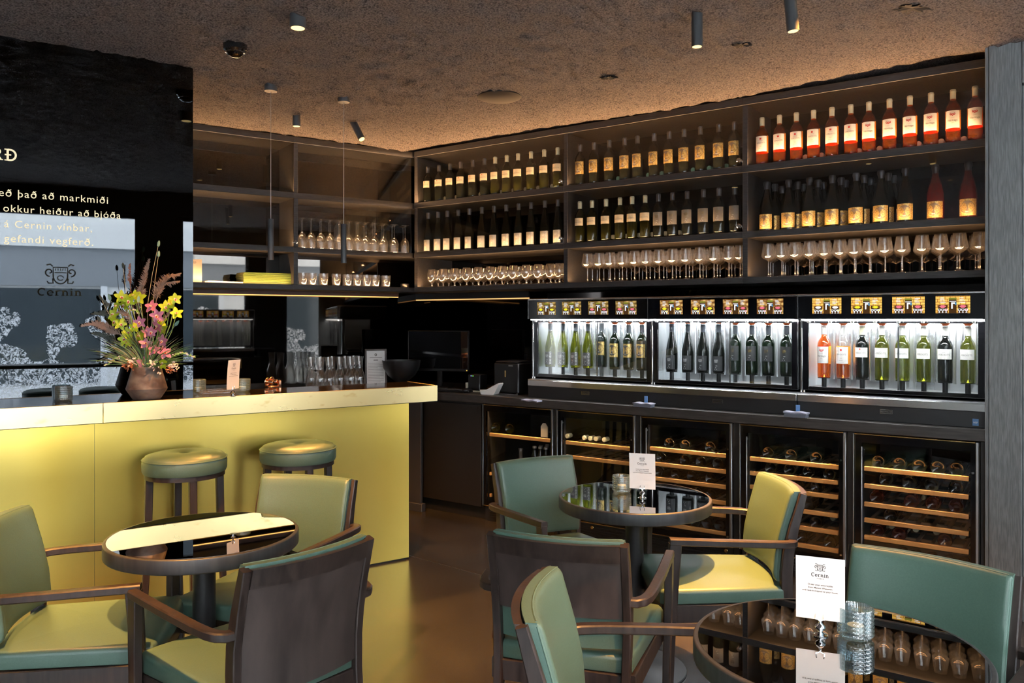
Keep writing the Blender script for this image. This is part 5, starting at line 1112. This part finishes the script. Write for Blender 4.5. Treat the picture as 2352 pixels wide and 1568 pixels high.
for i, (px, py, r) in enumerate(((1398, 172, .045), (1704, 104, .05), (2095, 28, .075))):
    P = atz(px, py, CE); mb = MB(); random.seed(20 + i); n = 46
    P.z = ceil_z(P.x, P.y) - .012; vs = [(0, 0, .004)] + [(r * (.55 + .7 * random.random()) * math.cos(2 * PI * k / n), .7 * r * (.4 + .8 * random.random()) * math.sin(2 * PI * k / n), random.uniform(-.002, .006)) for k in range(n)] + [(0, 0, .03)]
    mb.add(vs, [(0, 1 + (k + 1) % n, 1 + k) for k in range(n)] + [(n + 1, 1 + k, 1 + (k + 1) % n) for k in range(n)])
    single('ceiling_gap', mb, 'black_matte', 'ragged dark gap in the rough ceiling, %s' % ('the one above the middle shelves', 'the one above the right shelves', 'the one at the upper right corner')[i], 'gap', P)
# ================================================================== FLOWERS
VP = atz(337, 915.5, ZB); VY = VP.y
vase = thing('vase', 'bronze patinated angular vase holding the flower bouquet on the bar', 'vase', VP)
mb = MB(); mb.lathe([(0, .0), (.062, .0), (.068, .004), (.096, .048), (.0975, .054), (.095, .062), (.068, .160), (.0665, .163), (.064, .160), (.09, .062), (.09, .05), (0, .02)], 56); part('body', mb, 'bronze', vase, ang=25)
bq = thing('flower_bouquet', 'tall bouquet of yellow and pink orchids, grasses and plumes in the bronze vase', 'flowers', VP + Z3 * .03)
random.seed(11)
def fp(cx, cy, dy=0.): # crop pixel of the bouquet -> point relative to the bouquet origin
    P = atY(180 + cx / 4.021, 540 + cy / 4.021, VY + dy); return P - (VP + Z3 * .03)
def petal(mb, c, d, up, ln, wd, curl, mi=0):
    d = Vector(d).normalized(); n = Vector(up).normalized(); s = d.cross(n).normalized(); vs = []; fs = []
    K = 6
    for i in range(K + 1):
        t = i / K; w = wd * max(0, math.sin(PI * (.10 + .86 * t) ** .9)) ** .8 * .5; p = c + d * (ln * t) + n * (curl * t * t - .15 * curl)
        vs += [tuple(p - s * w + n * .12 * w), tuple(p - n * .15 * w), tuple(p + s * w + n * .12 * w)]
    for i in range(K): a = 3 * i; fs += [(a, a + 1, a + 4, a + 3), (a + 1, a + 2, a + 5, a + 4)]
    mb.add(vs, fs, None, mi)
def orchid(cx, cy, col, size, dy, lab=None):
    c = fp(cx, cy, dy); n = Vector((random.uniform(-.9, .9), -1, random.uniform(-.5, .6))).normalized(); u = Vector((0, 0, 1)) - n * n.z; u.normalize(); s = n.cross(u); mb = MB(); off = random.uniform(-.3, .3)
    for k in range(5):
        a = off + PI / 2 + k * 2 * PI / 5; d = u * math.sin(a) + s * math.cos(a) + n * .25; petal(mb, c, d, n, size * random.uniform(.85, 1.05), size * .60, -size * .14)
    o = part('orchid', mb, col, bq, lab)
    mb = MB(); petal(mb, c + n * .004, -u * .6 + n * .8, n, size * .5, size * .4, size * .1); petal(mb, c + n * .004, s + n * .9, n, size * .3, size * .25, 0); petal(mb, c + n * .004, -s + n * .9, n, size * .3, size * .25, 0); lp = part('lip', mb, 'petal_center', o)
    mb = MB(); petal(mb, c + n * .012, -u * .7 + n * .6, n, size * .36, size * .22, 0); part('throat', mb, 'petal_dark', o)
    b0 = Vector((c.x * .22, .01, .13)); mb = MB(); mid = b0.lerp(c, .55) + Vector((c.x * .1, .02, .03)); mb.tube([b0, b0.lerp(mid, .5) + Vector((0, .008, .01)), mid, c - n * .004], .0022, 6); part('stalk', mb, 'stem', o)
for cx, cy in ((395, 570), (360, 655), (470, 600), (565, 580), (345, 790), (390, 820), (455, 900), (470, 985), (575, 935), (895, 585), (800, 665), (905, 725), (785, 870), (520, 850), (790, 1180), (430, 640), (520, 560), (330, 730), (430, 960), (850, 640), (760, 800)): orchid(cx, cy, 'petal_yellow', .037 + random.uniform(-.002, .004), random.uniform(-.05, .02), 'lime yellow orchid')
for cx, cy in ((680, 660), (730, 740), (575, 800), (735, 835), (680, 885), (620, 1005), (785, 975), (795, 1085), (600, 1180), (640, 900), (700, 1060)): orchid(cx, cy, 'petal_pink', .036 + random.uniform(-.002, .003), random.uniform(-.06, .0), 'pink orchid')
def plume(pts, dy, ln, dens, m, wid=.0022, lab=None, droop=.4):
    P = [fp(x, y, dy + i * .004) for i, (x, y) in enumerate(pts)]; mb = MB(); N = len(P)
    def at(t): t *= N - 1; i = min(int(t), N - 2); return P[i].lerp(P[i + 1], t - i)
    b0 = Vector((P[0].x * .25, .0, .13)); mb.tube([b0, b0.lerp(P[0], .6)] + P, [.0016] * (N + 1) + [.0008], 5)
    for k in range(dens):
        t = random.random() ** .8; p = at(t); tg = (at(min(1, t + .05)) - at(max(0, t - .05))).normalized(); a = random.uniform(0, 2 * PI); side = Vector((math.cos(a), .6 * math.sin(a), .6 * math.sin(a + 1)))
        d = (tg * .9 + side * .75).normalized(); l = ln * (1 - .75 * t) * random.uniform(.4, 1); q = d.cross(Vector((0, 1, 0))).normalized() * wid
        e = p + d * l + Vector((0, 0, -droop * l * .3)); m2 = p + d * l * .5; mb.add([p, m2 - q, e, m2 + q], [(0, 1, 2, 3)])
        for w in range(3): m3 = p.lerp(e, .3 + .22 * w); r = Vector((random.uniform(-1, 1), random.uniform(-1, 1), random.uniform(-1, 1))) * l * .3; mb.add([m3, m3 + r * .5 - q * .8, m3 + r, m3 + r * .5 + q * .8], [(0, 1, 2, 3)])
    part('grass_plume', mb, m, bq, lab, smooth=False)
for pts, dy, ln, dn in (([(580, 620), (590, 480), (625, 350), (655, 225)], .01, .055, 330), ([(720, 600), (760, 460), (840, 380), (935, 355)], -.01, .065, 330), ([(390, 920), (280, 860), (150, 815), (20, 835)], -.02, .06, 380), ([(500, 830), (450, 740), (400, 705), (350, 715)], -.04, .04, 200), ([(700, 560), (800, 450), (870, 430), (930, 425)], .0, .04, 160), ([(560, 700), (545, 560), (600, 420)], .02, .04, 150), ([(780, 800), (830, 730), (850, 700)], -.03, .03, 80)):
    plume(pts, dy, ln, int(dn * 1.2), 'plume', .0015)
plume([(340, 760), (230, 720), (110, 725)], .03, .05, 140, 'dark_leaf_and_reflection', .003, 'dark spray imitating the panel reflection'); plume([(390, 1000), (260, 930), (110, 900)], .035, .05, 140, 'dark_leaf_and_reflection', .003, 'dark spray imitating the panel reflection'); plume([(400, 1090), (280, 1110), (160, 1160)], .03, .04, 110, 'dark_leaf_and_reflection', .003, 'dark spray imitating the panel reflection')  # dark sprays stand in for the bouquet's reflection in the panel
plume([(480, 480), (475, 350), (478, 265)], .02, .03, 90, 'copper_leaf', .002)
for (x, y), (bx, by) in (((740, 85), (640, 640)), ((741, 180), (690, 640)), ((415, 290), (460, 600)), ((205, 585), (330, 800))):
    a, b_ = fp(bx, by, -.01), fp(x, y, -.01); mb = MB(); mb.tube([Vector((a.x * .3, 0, .13)), a, a.lerp(b_, .5) + Vector((-.004, 0, 0)), b_], .0011, 5); o = part('hare_tail', mb, 'straw', bq)
    d = (b_ - a).normalized(); q = Vector((0, 0, 1)).rotation_difference(d).to_matrix().to_4x4(); mb = MB(); mb.lathe([(0, -.012), (.005, -.008), (.0065, 0), (.006, .010), (.003, .018), (0, .021)], 12, Matrix.Translation(b_) @ q, fn=lambda a, z: 1 + .2 * math.sin(5 * a + z * 900)); part('tail', mb, 'tail_green' if y < 200 else 'dark_leaf_and_reflection', o)
for i, (x, y, ax_, m) in enumerate(((290, 580, 1.9, 'euca'), (245, 650, .5, 'dark_leaf_and_reflection'), (240, 690, 1.4, 'dark_leaf_and_reflection'), (385, 790, 1.8, 'euca'), (905, 820, .9, 'euca'), (556, 600, 1.55, 'tail_green'), (180, 780, 2.2, 'dark_leaf_and_reflection'), (240, 620, 2.6, 'dark_leaf_and_reflection'))):  # dark leaves on the left imitate the mirrored bouquet
    c = fp(x, y, -.03 if m != 'dark_leaf_and_reflection' else .03); mb = MB(); d = Vector((math.cos(ax_), .1, math.sin(ax_))); petal(mb, c - d * .012, d, Vector((.2, -1, .2)), .034, .016, .003); mb.tube([Vector((c.x * .3, 0, .13)), c.lerp(Vector((0, 0, .13)), .4) + Vector((0, .02, .02)), c - d * .012], .0012, 5); part('leaf', mb, m, bq)
def blades(n, m, spread, lmin, lmax, ymax, lab, w=.0032, bend=.25):
    for g in range(3):
        mb = MB()
        for k in range(n // 3):
            a = random.uniform(-1, 1); th = a * spread; l = random.uniform(lmin, lmax) * (1 - .25 * abs(a)); b0 = Vector((math.sin(th) * .045, random.uniform(-.03, .03), .125)); dr = Vector((math.sin(th), random.uniform(-.5, ymax), math.cos(th))).normalized(); vs = []; K = 7
            for i in range(K + 1):
                t = i / K; p = b0 + dr * (l * t) + Vector((math.copysign(1, th) * bend * l * t * t * .6, 0, -bend * l * t * t * .7)); p.y = min(p.y, .12); ww = w * (1 - t) ** .6 * min(1, .4 + 3 * t); q = Vector((math.cos(th), .3, -math.sin(th))) * ww; vs += [tuple(p - q), tuple(p + q)]
            mb.add(vs, [(2 * i, 2 * i + 2, 2 * i + 3, 2 * i + 1) for i in range(K)])
        part('grass_blades', mb, m, bq, lab)
blades(90, 'blade', 1.15, .12, .30, .1, 'green grass blades', .0042, .4); blades(45, 'straw', 1.1, .14, .30, .1, None, .0016); blades(36, 'dark_leaf_and_reflection', 1.0, .2, .36, .15, 'dark grass blades', .0026); blades(36, 'stem', 1.3, .1, .22, .05, None, .0024)
def snap(pts, dy):
    P = [fp(x, y, dy) for x, y in pts]; mb = MB(); mb.tube([Vector((P[0].x * .4, 0, .13))] + P, [.002, .002] + [.0012] * (len(P) - 1), 5); o = part('snapdragon_sprig', mb, 'snap_green', bq); mb = MB(); mf = MB()
    for k in range(46):
        t = random.random() * (len(P) - 1); i = min(int(t), len(P) - 2); p = P[i].lerp(P[i + 1], t - i); r = Vector((random.uniform(-1, 1), random.uniform(-1, 1), random.uniform(-.6, 1))).normalized(); petal(mb if k % 3 else mf, p, r, Vector((0, -1, .3)), .010, .006, .002)
    part('buds', mb, 'snap_green', o); part('blossom', mf, 'blossom', o)
snap([(400, 1120), (320, 1150), (250, 1205)], -.05); snap([(880, 1110), (970, 1085), (1085, 1130)], -.04); snap([(470, 700), (520, 690), (560, 720)], -.06); snap([(640, 1190), (700, 1170), (730, 1160)], -.07)
def sedum(x, y, n, m, dy):
    c = fp(x, y, dy); mb = MB()
    for k in range(n):
        p = c + Vector((random.gauss(0, .012), random.gauss(0, .010), random.gauss(0, .009))); r = Vector((random.uniform(-1, 1), -.6, random.uniform(-1, .6))).normalized(); petal(mb, p, r, Vector((0, -1, .4)), .012, .007, .002)
    mb.tube([Vector((c.x * .5, 0, .13)), c], .0022, 5); part('leaf_cluster', mb, m, bq)
sedum(465, 1205, 46, 'copper_leaf', -.06); sedum(880, 1200, 40, 'blossom', -.05); sedum(860, 1250, 26, 'copper_leaf', -.06); sedum(700, 1245, 10, 'blossom', -.08); sedum(690, 1175, 20, 'blossom', -.07); sedum(480, 1165, 16, 'blossom', -.07)
for o in list(bq.children) + [q for c_ in bq.children for q in c_.children]:   # nothing pokes through the glass panel behind
    for v in o.data.vertices:
        g_ = v.co + bq.location; p_ = g_.dot(nL)
        if p_ > 4.49: v.co -= nL * (p_ - (4.49 + .06 * (1 - math.exp(-(p_ - 4.49) / .06))))
# ================================================================== LIGHT, WORLD, CAMERA
# unseen warm spots added to light the bar front, tables and armchairs
for (x, y, p) in ((-2.2, 1.3, 60), (-2.2, 3.1, 110)):
    spot('added_warm_spot', (x, y, 2.80), (x, y, 0), p, (1, .44, .11), 66, .6, .03)
spot('added_warm_spot', (-1.25, 2.1, 2.80), (-1.08, 3.05, .6), 300, (1, .44, .11), 52, .6, .03)
spot('added_warm_spot', (.95, 1.55, 2.80), (.34, 1.95, .75), 210, (1, .44, .11), 34, .6, .03)
w = bpy.data.worlds.new('World'); SC.world = w; w.use_nodes = True; bg = w.node_tree.nodes['Background']
bg.inputs['Color'].default_value = (.93, .965, 1, 1); bg.inputs['Strength'].default_value = 12.
cam = bpy.data.cameras.new('Camera'); co = bpy.data.objects.new('Camera', cam); COL.objects.link(co); SC.camera = co
cam.sensor_fit = 'HORIZONTAL'; cam.sensor_width = 36; cam.lens = F / 2352 * 36; cam.shift_x = 0; cam.shift_y = (YH - 784) / 2352; cam.clip_start = .05
co.location = (0, 0, HC); co.rotation_euler = (PI / 2, 0, 0)
SC.view_settings.view_transform = 'Standard'; SC.view_settings.look = 'None'; SC.view_settings.exposure = .3; SC.view_settings.gamma = 1; SC.view_settings.use_curve_mapping = False
cy = SC.cycles; cy.max_bounces = 10; cy.diffuse_bounces = 4; cy.glossy_bounces = 6; cy.transmission_bounces = 4; cy.transparent_max_bounces = 40
cy.sample_clamp_indirect = 6; cy.sample_clamp_direct = 0; cy.caustics_reflective = True; cy.caustics_refractive = False; cy.blur_glossy = .5
cy.use_denoising = True; cy.use_adaptive_sampling = True; cy.adaptive_threshold = .02
